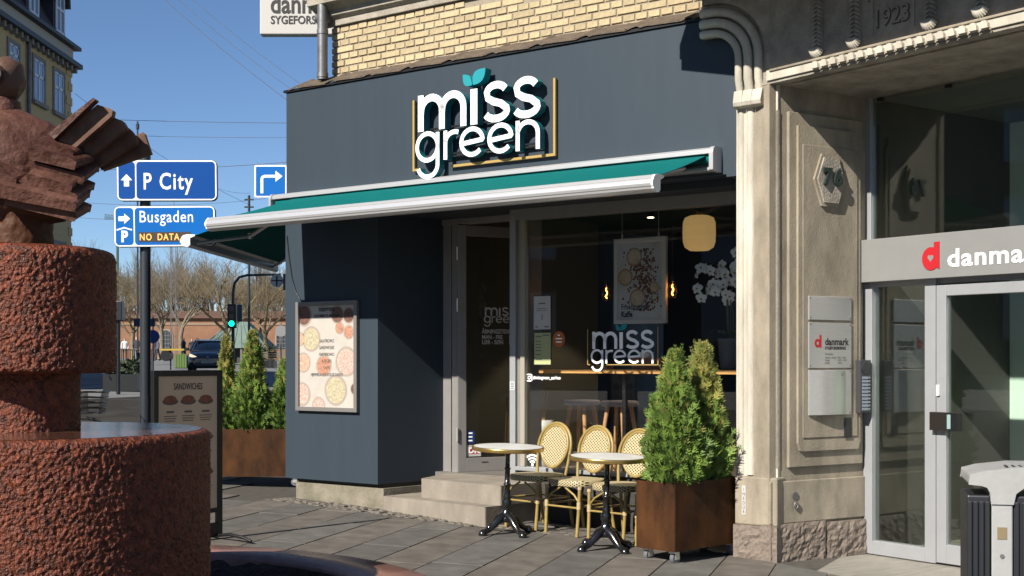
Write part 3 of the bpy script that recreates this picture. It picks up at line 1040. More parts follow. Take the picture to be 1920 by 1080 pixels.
# pendant lamp, bulbs, ceiling spots: the lamps that are lit in the photograph
lp = thing('pendant_lamp', 'cream drum shaped pendant lamp inside the shop window', 'lamp', F1 @ Matrix.Translation((.846, 1.80, 2.455)))
MB().lathe([(.0, .0), (.09, .0), (.135, .03), (.152, .08), (.155, .17), (.152, .26), (.135, .305), (.09, .325), (.04, .33)], 32).build('lamp_shade', mat('lamp_cream', (.62, .42, .16), k=1, rough=.6, emit=(1, .62, .22), estr=.16), lp)
MB().cyl((0, 0, .325), (0, 0, .36), .04, .03, n=14).build('lamp_cap', m_gold, lp)
MB().cyl((0, 0, .36), (0, 0, .545), .004, n=6).build('lamp_cord', m_black, lp)
def bulb(s, y, z, label):
    r = thing('filament_bulb', label, 'bulb', F1 @ Matrix.Translation((s, y, z)), 'glowing filament bulbs in the shop')
    MB().lathe([(.0, -.075), (.03, -.068), (.046, -.035), (.046, 0), (.03, .05), (.018, .075)], 18).build('glass_bulb', glass_mat('bulb_glass', (.95, .88, .75), .8), r)
    MB().tube([(.006, 0, -.045), (-.010, 0, -.03), (.006, 0, -.01), (.010, 0, .012), (-.006, 0, .03), (0, 0, .05)], .0045, n=6).build('filament', mat('filament', (1, .5, .1), .5, emit=(1, .36, .05), estr=14), r)
    MB().cyl((0, 0, .075), (0, 0, .13), .02, n=12).build('socket', m_black, r)
    MB().cyl((0, 0, .13), (0, 0, 3.0 - z), .003, n=6).build('cord', m_black, r)
bulb(.137, 1.30, 2.055, 'glowing filament bulb left of the hanging coffee poster')
bulb(.845, 1.30, 2.063, 'glowing filament bulb right of the hanging coffee poster')
for i, (s, y, lab) in enumerate(((-.15, 2.6, 'lit ceiling spot nearest the glass door'), (1.15, 3.4, 'lit ceiling spot left of the pendant cord'), (1.45, 3.4, 'lit ceiling spot in the middle of the row'), (1.25, 2.4, 'lit ceiling spot above the pendant lamp'))):
    r = thing('ceiling_spot', lab, 'lamp', F1 @ Matrix.Translation((s, y, 2.9)), 'lit ceiling spots in the shop')
    MB().cyl((0, 0, 0), (0, 0, .1), .04, n=14).build('can', m_black, r)
    MB().cyl((0, 0, -.004), (0, 0, -.001), .032, n=14).build('lens', mat('spot_lens', (1, .9, .7), .5, emit=(1, .82, .5), estr=9), r)
    ld = bpy.data.lights.new('spot_light', 'SPOT')
    ld.energy = 40
    ld.color = (1, .82, .58)
    ld.spot_size = R(95)
    ld.shadow_soft_size = .04
    lo = bpy.data.objects.new('spot_light', ld)
    C.objects.link(lo)
    lo.parent = r
    lo.location = (0, 0, -.02)
    lo.rotation_euler = (0, 0, 0)
# white orchid in a slatted pot at the right end of the counter
orch = thing('potted_orchid', 'white flowering orchid in a dark grey pot at the window end', 'potted plant', F1 @ Matrix.Translation((1.66, .86, 1.348)))
prof = [(0, 0), (.085, 0)]
for i in range(9):
    prof += [(.092 + i * .0022, .012 + i * .027), (.098 + i * .0022, .022 + i * .027)]
prof += [(.118, .262), (.108, .262), (.105, .235), (0, .235)]
MB().lathe(prof, 24).build('pot', mat('grey_pot', (.085, .09, .10), k=1, rough=.6), orch)
rnd = random.Random(5)
lv = MB()
for i in range(11):
    a = rnd.uniform(0, 6.28)
    l = rnd.uniform(.12, .22)
    w = rnd.uniform(.02, .032)
    pts = []
    for k in range(6):
        t = k / 5
        rr = l * t
        zz = .24 + .10 * math.sin(t * 2.2) - .02 * t
        pts.append((rr, zz, w * math.sin(math.pi * min(.98, t + .12))))
    ca_, sa_ = math.cos(a), math.sin(a)
    vs = []
    for rr, zz, ww in pts:
        for sg in (-1, 1):
            vs.append((rr * ca_ - sg * ww * sa_, rr * sa_ + sg * ww * ca_, zz + (.006 if sg else 0)))
    lv.add(vs, [(2 * k, 2 * k + 1, 2 * k + 3, 2 * k + 2) for k in range(5)], True)
lv.build('leaves', mat('orchid_leaf', (.05, .13, .03), k=1, rough=.45), orch, fix=False)
for j, (dx, hgt, dirx) in enumerate(((-.03, .66, -1), (.02, .46, -1), (.05, .70, .35), (.0, .52, .7), (-.02, .58, -.5))):
    pts = [(dx, 0, .24), (dx * 1.2, -.02, .24 + hgt * .55), (dx + dirx * .03, -.03, .24 + hgt * .85), (dx + dirx * .10, -.04, .24 + hgt), (dx + dirx * .20, -.05, .24 + hgt * .96), (dx + dirx * .27, -.05, .24 + hgt * .88)]
    MB().tube(pts, .004, n=6).build('stem', mat('orchid_stem', (.14, .14, .05), k=1, rough=.6), orch)
    for q in range(7):
        t = q / 6
        a, b = pts[2 + min(2, int(t * 3))], pts[3 + min(2, int(t * 3))]
        u = t * 3 - int(t * 3) if t < 1 else 1
        cx = a[0] + (b[0] - a[0]) * u + rnd.uniform(-.03, .03)
        cy = a[1] + (b[1] - a[1]) * u + rnd.uniform(-.05, .02)
        cz = a[2] + (b[2] - a[2]) * u + rnd.uniform(-.075, .045)
        fl = MB()
        yaw, pit = rnd.uniform(-.7, .7), rnd.uniform(-.4, .4)
        MM = Matrix.Translation((cx, cy, cz)) @ Matrix.Rotation(yaw, 4, 'Z') @ Matrix.Rotation(pit, 4, 'X')
        for k in range(5):
            an = R(90 + 72 * k)
            ww = .024 if k in (0, 2, 3) else .035
            ln = .050
            ax, az = math.cos(an), math.sin(an)
            vs = []
            for t2, wf, dy in ((0, .2, 0), (.35, .9, -.006), (.7, 1, -.003), (1, .35, .006)):
                for sg in (-1, 1):
                    vs.append(MM @ Vector((ax * ln * t2 - sg * az * ww * wf * .7, dy, az * ln * t2 + sg * ax * ww * wf * .7)))
            fl.add(vs, [(2 * z, 2 * z + 1, 2 * z + 3, 2 * z + 2) for z in range(3)], True)
        fo_ = fl.build('flower', mat('orchid_white', (.85, .83, .78), k=1, rough=.6), orch, fix=False)
        MB().lathe([(0, -.006), (.008, -.004), (.009, .004), (0, .008)], 8).build('flower_heart', mat('orchid_yellow', (.5, .3, .03), .6), fo_, MM @ Matrix.Translation((0, -.012, -.004)))
# bread sticks and a vase seen through the door, dried grass by the post
r = thing('stick_bundle', 'bundle of tall wooden sticks behind the door glass', 'sticks', F1 @ Matrix.Translation((-1.02, 1.25, .345)))
for i in range(9):
    x = i * .018
    MB().cyl((x, (i % 3) * .02, 0), (x + .03 + .004 * i, (i % 3) * .02, .72 - .02 * (i % 4)), .007, n=6).build('stick', mat('stick_wood', (.30, .20, .10), k=1, rough=.7), r)
r = thing('floor_vase', 'pale tall floor vase with dry stems behind the door', 'vase', F1 @ Matrix.Translation((-.62, 1.35, .345)))
MB().lathe([(0, 0), (.09, 0), (.10, .2), (.085, .42), (.10, .5), (.09, .5), (.0, .45)], 20).build('vase_body', mat('pale_vase', (.40, .38, .35), k=1, rough=.5), r)
for i in range(5):
    MB().cyl((0, 0, .4), (-.09 + i * .035, 0, .80 + .02 * (i % 2)), .005, n=6).build('dry_stem', mat('stick_wood', (.30, .20, .10), k=1, rough=.7), r)

# ------------------------------------------------------------------ bistro tables
def bistro_table(s, out, label):
    X, Y = s * math.cos(AL) - out * math.sin(AL), D0 - s * math.sin(AL) - out * math.cos(AL)
    gx = Matrix.Rotation(R(1.7), 4, 'X') @ Matrix.Rotation(R(1.4), 4, 'Y')
    r = thing('bistro_table', label, 'table', Matrix.Translation((X, Y, gz(X, Y))) @ gx, 'round bistro tables outside the window')
    MB().lathe([(0, .700), (.288, .700), (.290, .706), (.290, .7225), (.282, .7235), (0, .7235)], 56).build('table_top', mat('table_marble', (.52, .52, .50), .4, var=.08, vscale=6, k=1), r)
    MB().lathe([(.286, .690), (.297, .692), (.300, .698), (.2985, .7035), (.3005, .709), (.3005, .719), (.297, .7245), (.286, .7245)], 56, cap=False).build('brass_rim', mat('brass', (.62, .42, .14), k=.9, rough=.28, metal=.9), r)
    col = MB().lathe([(.045, .14), (.05, .17), (.034, .19), (.03, .215), (.042, .235), (.042, .27), (.03, .29), (.034, .30), (.026, .315), (.024, .40), (.031, .405), (.031, .415), (.023, .42), (.021, .53), (.027, .535), (.027, .545), (.020, .55), (.018, .65), (.03, .665), (.05, .69), (.0, .692)], 20)
    col.build('column', m_blackgloss, r)
    for k in range(4):
        a = R(36 + 90 * k)
        leg = MB()
        path = [(.03, .145), (.075, .125), (.12, .085), (.165, .045), (.20, .03), (.235, .028)]
        rad = [.040, .038, .030, .022, .020, .024]
        leg.tube([(math.cos(a) * d, math.sin(a) * d, z) for d, z in path], rad, n=10)
        leg.lathe([(0, 0), (.034, .0), (.036, .012), (.028, .035), (.012, .05), (0, .052)], 12, math.cos(a) * .235, math.sin(a) * .235)
        leg.tube([(math.cos(a) * d, math.sin(a) * d, z + .012) for d, z in path], [.014] * 6, n=6)
        leg.build('foot', m_blackgloss, r)
    MB().lathe([(0, .10), (.06, .10), (.065, .13), (.05, .155), (0, .16)], 20).build('hub', m_blackgloss, r)
    return r
bistro_table(.25, .42, 'round marble bistro table with brass rim beside the door steps')
bistro_table(1.29, .53, 'round marble bistro table with brass rim next to the rusty planter')

# ------------------------------------------------------------------ rattan chairs
m_weave_b = weave_mat('rattan_weave_back', (0, 2), .034, .026, .0066, (.40, .335, .19), (.02, .016, .01))
m_weave_s = weave_mat('rattan_weave_seat', (0, 2), .034, .022, .0066, (.37, .31, .175), (.02, .016, .01))
m_weave_t = mat('rattan_seat_top', (.55, .45, .25), .6, var=.25, vscale=8, stretch=(60, 1, 1), bump=.4, bscale=30)
m_bamboo = mat('bamboo_look_tube', (.42, .30, .095), .42, var=.18, vscale=7)
m_tie = mat('cream_binding', (.62, .48, .24), .55, bump=.5, bscale=120)
def rattan_chair():
    r = thing('rattan_chair', 'x', 'chair', ID, 'rattan bistro chairs in a row at the window')
    W_ = .215
    # seat: rounded cushion-like woven pad, front at y=-.21
    out = []
    for (x, y) in arc(0, 0, 1, 0, 360, 32)[:-1]:
        e = 3.2
        k_ = (abs(x) ** e + abs(y) ** e) ** (-1 / e)
        out.append((x * k_ * W_ * (1 - .06 * (y * k_ > 0) * abs(y)), y * k_ * .20))
    mb = MB()
    n = len(out)
    vs = [(x * .985, y * .985, .405) for x, y in out] + [(x, y, .412) for x, y in out] + [(x, y, .445) for x, y in out] + [(x * .97, y * .97, .455) for x, y in out]
    mb.add(vs, [(i + k_ * n, (i + 1) % n + k_ * n, (i + 1) % n + (k_ + 1) * n, i + (k_ + 1) * n) for k_ in range(3) for i in range(n)], True)
    mb.add(vs, [tuple(range(n))[::-1]])
    mb.build('seat', m_weave_s, r)
    mb = MB()
    vs = [(x * .972, y * .972, .4552) for x, y in out] + [(x * .5, y * .5, .457) for x, y in out]
    mb.add(vs, [(i, (i + 1) % n, n + (i + 1) % n, n + i) for i in range(n)], True)
    mb.add(vs, [tuple(range(n, 2 * n))])
    mb.build('seat_top', m_weave_t, r)
    # back: oval woven panel leaning back a little
    Bk = Matrix.Translation((0, .185, .50)) @ Matrix.Rotation(R(-10), 4, 'X')
    ov = [(math.cos(a) * .150 * (1 - .10 * (math.sin(a) < 0) * abs(math.sin(a))), .185 + math.sin(a) * .175) for a in [2 * math.pi * i / 36 for i in range(36)]]
    mb = MB().prism(ov, -.006, .006)
    mb.build('backrest', m_weave_b, r, Bk)
    MB().tube([(x * 1.06, 0, .185 + (z - .185) * 1.05) for x, z in ov], .014, n=8, closed=True).build('back_ring', m_bamboo, r, Bk)
    # outer hoop running down into the rear legs
    hoop = [(-.165, .0, -.10), (-.185, 0, .05)] + [(-math.cos(R(a)) * .195, 0, .185 + math.sin(R(a)) * .205) for a in range(-10, 191, 12)] + [(.185, 0, .05), (.165, 0, -.10)]
    MB().tube(hoop, .0135, n=8).build('back_hoop', m_bamboo, r, Bk)
    for sg in (-1, 1):
        MB().tube([(sg * .19, -.175, .405), (sg * .185, -.185, .2), (sg * .18, -.20, 0)], .0145, n=10).build('leg', m_bamboo, r)
        MB().tube([(sg * .165, .195, .42), (sg * .17, .215, .25), (sg * .18, .26, 0)], .0145, n=10).build('leg', m_bamboo, r)
        MB().tube([(sg * .186, -.18, .25), (sg * .175, .21, .25)], .010, n=8).build('stretcher', m_bamboo, r)
        # curved braces under the seat
        MB().tube([(sg * .186, -.18, .28), (sg * .13, -.18, .34), (sg * .03, -.18, .395)], .009, n=8).build('brace', m_bamboo, r)
        MB().cyl((sg * .1855, -.183, .225), (sg * .1865, -.181, .285), .019, n=10).build('binding', m_tie, r)
        MB().cyl((sg * .184, -.13, .25), (sg * .183, -.10, .25), .014, n=8).build('binding', m_tie, r)
        MB().cyl((sg * .19, -.176, .385), (sg * .19, -.175, .41), .018, n=10).build('binding', m_tie, r)
    MB().tube([(-.183, -.183, .235), (.183, -.183, .235)], .009, n=8).build('stretcher', m_bamboo, r)
    MB().tube([(-.172, .22, .25), (.172, .22, .25)], .009, n=8).build('stretcher', m_bamboo, r)
    return r
ch = rattan_chair()
ccs = [(.185, -.115, 'cream rattan chair nearest the door steps, behind the left table', -9), (.65, -.05, 'cream rattan chair in the middle, behind the right table', -10), (1.10, -.01, 'cream rattan chair half hidden by the planter shrubs', -7), (1.57, .02, 'cream rattan chair with only its legs showing beside the planter', -8)]
for i, (s, o_, lab, tw) in enumerate(ccs):
    X, Y = s * math.cos(AL) - o_ * math.sin(AL), D0 - s * math.sin(AL) - o_ * math.cos(AL)
    M = Matrix.Translation((X, Y, gz(X, Y))) @ Matrix.Rotation(-AL + R(tw), 4, 'Z')
    if i == 0:
        ch.matrix_world = M
        ch['label'] = lab
    else:
        dup(ch, M, lab)

# ------------------------------------------------------------------ planters and conifers
def planter(name, label, M, L_, D_, H_, wheels):
    r = thing(name, label, 'planter', M)
    t = .006
    bx(0, L_, 0, t, .10, .10 + H_).build('front_panel', m_corten, r)
    bx(0, L_, D_ - t, D_, .10, .10 + H_).build('back_panel', m_corten, r)
    bx(-.0015, t, t, D_ - t, .10, .10 + H_).build('end_panel', m_corten, r)
    bx(L_ - t, L_ + .0015, t, D_ - t, .10, .10 + H_).build('end_panel', m_corten, r)
    bx(t, L_ - t, t, D_ - t, .106, .06 + H_).build('soil', mat('soil', (.03, .022, .015), .95, bump=.8, bscale=60), r)
    for (x, y) in wheels:
        w = bx(x - .03, x + .03, y - .025, y + .025, .082, .0995).build('caster', m_steel, r)
        MB().cyl((x + .012, y - .016, .044), (x + .012, y + .016, .044), .042, n=18).build('wheel', mat('grey_rubber', (.16, .17, .19), .6), w)
        bx(x - .012, x + .036, y - .024, y - .019, .035, .085).build('fork', m_steel, w)
        bx(x - .012, x + .036, y + .019, y + .024, .035, .085).build('fork', m_steel, w)
    return r
pang = math.atan2(.555, .544)
MP1 = Matrix.Translation((1.183, 9.475, gz(1.18, 9.5) - .012)) @ Matrix.Rotation(pang - .03, 4, 'Z')
planter('rusty_planter', 'rusty steel planter on casters beside the stone pilaster', MP1, .80, .37, .50, [(.06, .06), (.06, .31), (.72, .05), (.72, .31)])
MP2 = Matrix.Translation((-3.6, 13.75, gz(-2.8, 13.8) - .0)) @ Matrix.Rotation(R(-1.0), 4, 'Z')
planter('rusty_planter', 'rusty steel planter beyond the corner of the shop', MP2, 1.42, .42, .50, [(.1, .06), (1.3, .06), (.1, .36), (1.3, .36)])

m_thuja = mat('thuja_green', (.075, .155, .022), k=1.0, rough=.7, var=.5, vscale=7, col2=(.16, .25, .035), detail=3)
m_thuja_y = mat('thuja_yellowed', (.16, .20, .035), k=1.0, rough=.75, var=.45, vscale=9, col2=(.33, .29, .07), detail=3)
m_bark = mat('thuja_bark', (.10, .065, .04), .9)
def conifer(label, M, h, rad, seed, tipdry=.3, n=2600, grp='conifers in the rusty planters'):
    r = thing('thuja_shrub', label, 'shrub', M, grp)
    rn = random.Random(seed)
    fol, dry = MB(), MB()
    ph = [rn.uniform(0, 6.28) for _ in range(4)]
    for i in range(n):
        t = rn.random() ** 1.15
        z = .02 + t * h * .97
        a = rn.uniform(0, 6.28)
        prof = (1 - t) ** .78 * (.74 + .30 * min(1, t * 5)) + .03
        lob = 1 + .20 * math.sin(3 * a + ph[0] + t * 7) + .13 * math.sin(5 * a + ph[1] - t * 13) + .10 * math.sin(2 * a + 9 * t + ph[2])
        rr = rad * prof * lob * (rn.random() ** .38) * (1.0 if rn.random() > .06 else 1.22)
        p = Vector((math.cos(a) * rr, math.sin(a) * rr, z))
        outd = Vector((math.cos(a), math.sin(a), 0))
        up = rn.uniform(.7, 1.9) + t * 1.4
        d = (outd + Vector((rn.uniform(-.5, .5), rn.uniform(-.5, .5), up))).normalized()
        tgt = dry if (rn.random() < tipdry * (t ** 1.6) * 1.7) else fol
        side_ = d.cross(Vector((rn.uniform(-1, 1), rn.uniform(-1, 1), rn.uniform(-.3, .3)))).normalized()
        ln = rn.uniform(.04, .095) * (1.0 if t < .8 else .9)
        # a flat spray: centre blade and side blades
        for (off, ang, sc_) in ((0, 0, 1), (.30, .75, .62), (.30, -.75, .62), (.58, .65, .45), (.58, -.65, .45)):
            b0 = p + d * ln * off
            dd = (d * math.cos(ang) + side_ * math.sin(ang))
            l2 = ln * sc_
            nn = dd.cross(d.cross(side_)).normalized()
            w = l2 * .10
            tgt.add([b0 - nn * w * .5, b0 + dd * l2 * .5 - nn * w, b0 + dd * l2, b0 + dd * l2 * .5 + nn * w, b0 + nn * w * .5], [(0, 1, 2, 3, 4)])
    for i in range(34):
        a = rn.uniform(0, 6.28)
        t = rn.uniform(.45, .93)
        rr = rad * (1 - t) ** .78 * rn.uniform(.75, 1.05)
        b0 = Vector((math.cos(a) * rr, math.sin(a) * rr, t * h))
        dd = Vector((math.cos(a) * .28, math.sin(a) * .28, 1)).normalized()
        for q in range(7):
            pq = b0 + dd * q * .024
            sv = dd.cross(Vector((rn.uniform(-1, 1), rn.uniform(-1, 1), .1))).normalized()
            for sg in (-1, 1):
                tip = pq + (dd + sv * sg * .7) * .034 * (1 - q * .08)
                nn = dd.cross(sv) * .0
                tgt = dry if rn.random() < tipdry * .6 else fol
                tgt.add([pq, pq.lerp(tip, .5) + dd * .006, tip, pq.lerp(tip, .5) - dd * .006], [(0, 1, 2, 3)])
    fol.build('foliage', m_thuja, r, fix=False)
    if dry.f:
        dry.build('dry_tips', m_thuja_y, r, fix=False)
    MB().tube([(0, 0, -.05), (.01, .005, h * .4), (0, 0, h * .85)], [.018, .012, .004], n=7).build('trunk', m_bark, r)
    return r
conifer('bushy green conifer at the open end of the rusty planter', MP1 @ Matrix.Translation((.20, .17, .555)), .98, .235, 11, .22, n=3600)
conifer('taller conifer with yellowed top beside the stone pilaster', MP1 @ Matrix.Translation((.57, .19, .555)), 1.04, .225, 12, .75, n=3400)
conifer('yellowish conifer beside the sandwich board', MP2 @ Matrix.Translation((.55, .2, .55)), 1.0, .115, 13, .9, n=1800)
conifer('full green conifer in the middle of the far planter', MP2 @ Matrix.Translation((.83, .2, .55)), 1.06, .20, 14, .35, n=3000)
conifer('conifer half hidden behind the corner of the slate wall', MP2 @ Matrix.Translation((1.17, .22, .55)), .74, .16, 15, .2, n=2000)

# ------------------------------------------------------------------ the stone building next door
sb = thing('stone_building', 'sandstone building with carved lintel, house number and glazed entrance', 'building', F2)
I2 = F2.inverted()
M1 = I2 @ F1
MJ = I2 @ FJ
M3 = I2 @ F3
# fluted pilaster standing against the shop front, arching over to the left at the top
bx(2.155, 2.50, -.03, .55, .53, 3.80).build('pilaster', m_stone_p, sb, M1, bev=.004)
path0 = [(.53 + i * .40) for i in range(8)]
def sweep(r_in, prof_n, nm, base_s, rad, y):
    pts = [(base_s, y, .56), (base_s, y, 1.5), (base_s, y, 2.5), (base_s, y, 3.335)]
    MB().tube(pts, rad, n=10).build(nm, m_stone_p, sb, M1)
    cx, cz = 1.97, 3.72
    rr = base_s - cx
    y -= .055
    pts = [(base_s, y + .03, 3.47), (base_s, y, 3.56)] + [(cx + rr * math.cos(R(a)), y, cz + rr * math.sin(R(a)) * .98) for a in range(0, 91, 9)] + [(1.875, y, cz + rr * .985)]
    MB().tube(pts, rad, n=10).build(nm, m_stone_p, sb, M1)
sweep(0, 0, 'pilaster_moulding', 2.195, .030, -.014)
sweep(0, 0, 'pilaster_moulding', 2.275, .036, -.016)
sweep(0, 0, 'pilaster_moulding', 2.36, .034, -.012)
# spandrel behind the arch
sp = [(1.97 + .20 * math.cos(R(a)), 3.72 + .20 * math.sin(R(a))) for a in range(0, 91, 9)]
MB().prism([(2.17, 3.5)] + sp + [(1.86, 3.92), (1.86, 7.0), (2.50, 7.0), (2.50, 3.5)], -.028, .5).build('spandrel', m_stone_w, sb, M1)
sp2 = [(1.97 + .45 * math.cos(R(a)), 3.72 + .45 * math.sin(R(a))) for a in range(0, 91, 9)]
MB().prism([(2.46, 3.5)] + sp2 + [(1.90, 4.17), (1.90, 7.0), (2.52, 7.0), (2.52, 3.5)], -.075, -.0285).build('arch_surround', m_stone_w, sb, M1)
for k, (a, b) in enumerate(((2.165, 2.235), (2.24, 2.315), (2.32, 2.40))):
    MB().prism([(-.03, 3.335), (-.095 - .008 * k, 3.35), (-.105 - .008 * k, 3.38), (-.085, 3.47), (-.03, 3.475)], a, b, axis='x').build('capital_block', m_stone_p, sb, M1, bev=.005)
# pilaster base
bx(2.17, 2.52, -.085, .3, .185, .55).build('pilaster_base', m_stone, sb, M1, bev=.012)
def rough_block(nm, s0, s1, y, z0, z1, M, amp=.016, seed=0):
    nx, nz = max(4, int((s1 - s0) / .022)), max(4, int((z1 - z0) / .022))
    vs = []
    for j in range(nz + 1):
        for i in range(nx + 1):
            x, z = s0 + (s1 - s0) * i / nx, z0 + (z1 - z0) * j / nz
            e = min(1, min(i, nx - i, j, nz - j) / 1.5)
            d = e * amp * (noise.noise(Vector((x * 22 + seed, z * 22, 1.3))) + .6 * noise.noise(Vector((x * 48, z * 48 + seed, 5))) + .5)
            vs.append((x, y - d, z))
    n = nx + 1
    fs = [(j * n + i, j * n + i + 1, (j + 1) * n + i + 1, (j + 1) * n + i) for j in range(nz) for i in range(nx)]
    o = len(vs)
    vs += [(s0, y + .2, z0), (s1, y + .2, z0), (s1, y + .2, z1), (s0, y + .2, z1)]
    fs += [(o + 3, o + 2, nz * n + nx, nz * n), (o, o + 3, nz * n, 0), (o + 1, o, 0, nx), (o + 2, o + 1, nx, nz * n + nx)]
    MB().add(vs, fs).build(nm, m_rock, sb, M, fix=False)
rough_block('base_stone', 2.165, 2.525, -.10, -.25, .185, M1, seed=3)
# engraved plate on the pilaster base
r = thing('vertical_nameplate', 'narrow vertical plate with letters at the foot of the pilaster', 'plate', F1 @ Matrix.Translation((2.232, -.086, .26)))
bx(0, .033, -.004, 0, 0, .22).build('plate', m_offwhite, r)
for i, c in enumerate('INEDUR'):
    text_mb(c, .036, .0165, .18 - i * .034, -.005, align='CENTER', sx=.8).build('letter', m_ink, r, fix=False)
# pier between pilaster and entrance jamb, lintel, frieze
MB().prism([(-.26, .05), (.0, .0), (.0, .3), (-.2, .6)], .185, 3.49, axis='z').build('pier', m_stone, sb)
bx(-.14, 4.4, .0, 1.25, 3.49, 3.51).build('lintel_soffit', m_stone_w, sb)
bx(-.14, 4.4, .012, 1.25, 3.51, 7.0).build('frieze', m_stone_w, sb)
bx(-.02, 4.4, -.016, .012, 3.512, 3.59).build('lintel_band', m_stone_p, sb, bev=.004)
bx(.02, 4.4, -.028, -.0165, 3.575, 3.592).build('lintel_bead', m_stone, sb, bev=.003)
bx(.12, 4.4, .10, .16, 3.478, 3.4895).build('soffit_bead', m_stone_w, sb)
for i in range(18):
    t = .44 + i * .0812
    MB().prism([(t, 3.518), (t + .062, 3.518), (t + .058, 3.548), (t + .046, 3.566), (t + .016, 3.566), (t + .004, 3.548)], -.045, -.0165).build('dentil', m_stone_p, sb, bev=.003)
    MB().lathe([(0, 3.498), (.007, 3.502), (.008, 3.510), (.004, 3.517)], 8, t + .0705, -.026).build('drop', m_stone, sb)
rnd = random.Random(3)
for t in (.474, .81, 1.43, 1.815):
    g_ = bx(t - .035, t + .035, -.012, .011, 3.66, 4.6).build('garland', m_stone_w, sb)
    mb = MB()
    for i in range(26):
        z = 3.67 + i * .03
        for sg in (-1, 1):
            a = rnd.uniform(.2, .5)
            mb.tube([(t + sg * .006, -.014, z), (t + sg * .025, -.028, z - .012), (t + sg * .045, -.016, z - .035)], [.010, .014, .004], n=6)
    mb.build('garland_leaves', m_stone_w, g_)
    mb = MB()
    for i in range(9):
        a = R(200 + i * 17.5)
        mb.tube([(t, -.02, 3.665), (t + math.cos(a) * .045, -.045, 3.655 + math.sin(a) * .03), (t + math.cos(a) * .062, -.022, 3.65 + math.sin(a) * .055)], [.012, .017, .006], n=6)
    mb.build('garland_tassel', m_stone_p, g_)
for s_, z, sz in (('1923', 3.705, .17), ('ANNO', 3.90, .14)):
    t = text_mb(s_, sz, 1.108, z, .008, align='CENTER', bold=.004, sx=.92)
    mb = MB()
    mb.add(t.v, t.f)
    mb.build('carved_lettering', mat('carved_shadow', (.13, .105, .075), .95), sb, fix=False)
    t = text_mb(s_, sz, 1.104, z + .004, .004, align='CENTER', bold=-.002, sx=.92)
    t.build('carved_lettering', m_stone_w, sb, fix=False)
bx(.93, .955, .002, .012, 3.66, 4.3).build('tablet_edge', m_stone_w, sb)
bx(1.27, 1.295, .002, .012, 3.66, 4.3).build('tablet_edge', m_stone_w, sb)
# balcony above the frame whose shadow falls on the frieze and the shop fascia
MB().prism([(.02, 4.30), (-.91, 4.30), (-.95, 4.36), (-1.09, 4.40), (-1.09, 4.50), (-1.15, 4.53), (-1.15, 4.64), (.02, 4.64)], -.55, 4.6, axis='x').build('balcony', m_stone, sb)

# entrance jamb with stepped panels
bx(0, 1.035, 0, .3, -.3, 3.49).build('jamb_wall', m_stone, sb, MJ)
def fram(x0, x1, z0, z1, w, y0, y1, nm, m_):
    for a in ((x0, x0 + w, z0, z1), (x1 - w, x1, z0, z1), (x0 + w, x1 - w, z0, z0 + w), (x0 + w, x1 - w, z1 - w, z1)):
        bx(a[0], a[1], y0, y1, a[2], a[3]).build(nm, m_, sb, MJ, bev=.004)
bx(.17, .955, -.030, -.001, .62, 3.30).build('jamb_panel', m_stone, sb, MJ, bev=.006)
pan = [(.245, .80), (.27, .74), (.885, .74), (.905, .80), (.905, 3.12), (.87, 3.12), (.87, 3.20), (.245, 3.20)]
MB().prism(pan, -.052, -.0305).build('jamb_panel', m_stone, sb, MJ, bev=.008)
bx(.285, .865, -.060, -.0525, .84, 3.06).build('jamb_panel', m_stone, sb, MJ, bev=.006)
bx(.06, .095, -.012, -.001, .62, 3.30).build('jamb_bead', m_stone, sb, MJ, bev=.004)
bx(-.01, 1.03, -.02, -.001, .20, .52).build('jamb_base', m_stone, sb, MJ, bev=.008)
rough_block('base_stone', -.015, .555, -.03, -.3, .20, MJ, seed=9)
rough_block('base_stone', .565, 1.03, -.03, -.3, .185, MJ, seed=17)

# house number plaque
hx = thing('house_number', 'hexagonal stone plaque with bronze house number on the entrance jamb', 'house number', FJ @ Matrix.Translation((.55, -.0605, 2.80)))
def hexa(w, h):
    return [(-w, 0), (-w * .52, h), (w * .52, h), (w, 0), (w * .52, -h), (-w * .52, -h)]
MB().prism(hexa(.165, .20), -.02, 0).build('plaque', m_stone, hx, bev=.005)
MB().prism(hexa(.142, .172), -.035, -.0205).build('plaque_field', m_stone_w, hx, bev=.004)
for s_, x in (('7', -.105), ('6', .01)):
    t = text_mb(s_, .17, x, -.035, -.06, bold=.008)
    mb = MB()
    mb.add(t.v, t.f)
    o = len(t.v)
    # give the numeral thickness
    mm = bpy.data.meshes.new('tmp')
    mm.from_pydata(t.v, [], t.f)
    b_ = bmesh.new()
    b_.from_mesh(mm)
    bmesh.ops.remove_doubles(b_, verts=b_.verts, dist=1e-5)
    ex = bmesh.ops.extrude_face_region(b_, geom=b_.faces[:])
    bmesh.ops.translate(b_, verts=[v for v in ex['geom'] if isinstance(v, bmesh.types.BMVert)], vec=(0, .02, 0))
    bmesh.ops.recalc_face_normals(b_, faces=b_.faces)
    b_.to_mesh(mm)
    b_.free()
    mm.materials.append(mat('bronze_number', (.08, .11, .095), .4, metal=.5))
    mm.name = 'numeral'
    place('numeral', mm, hx)

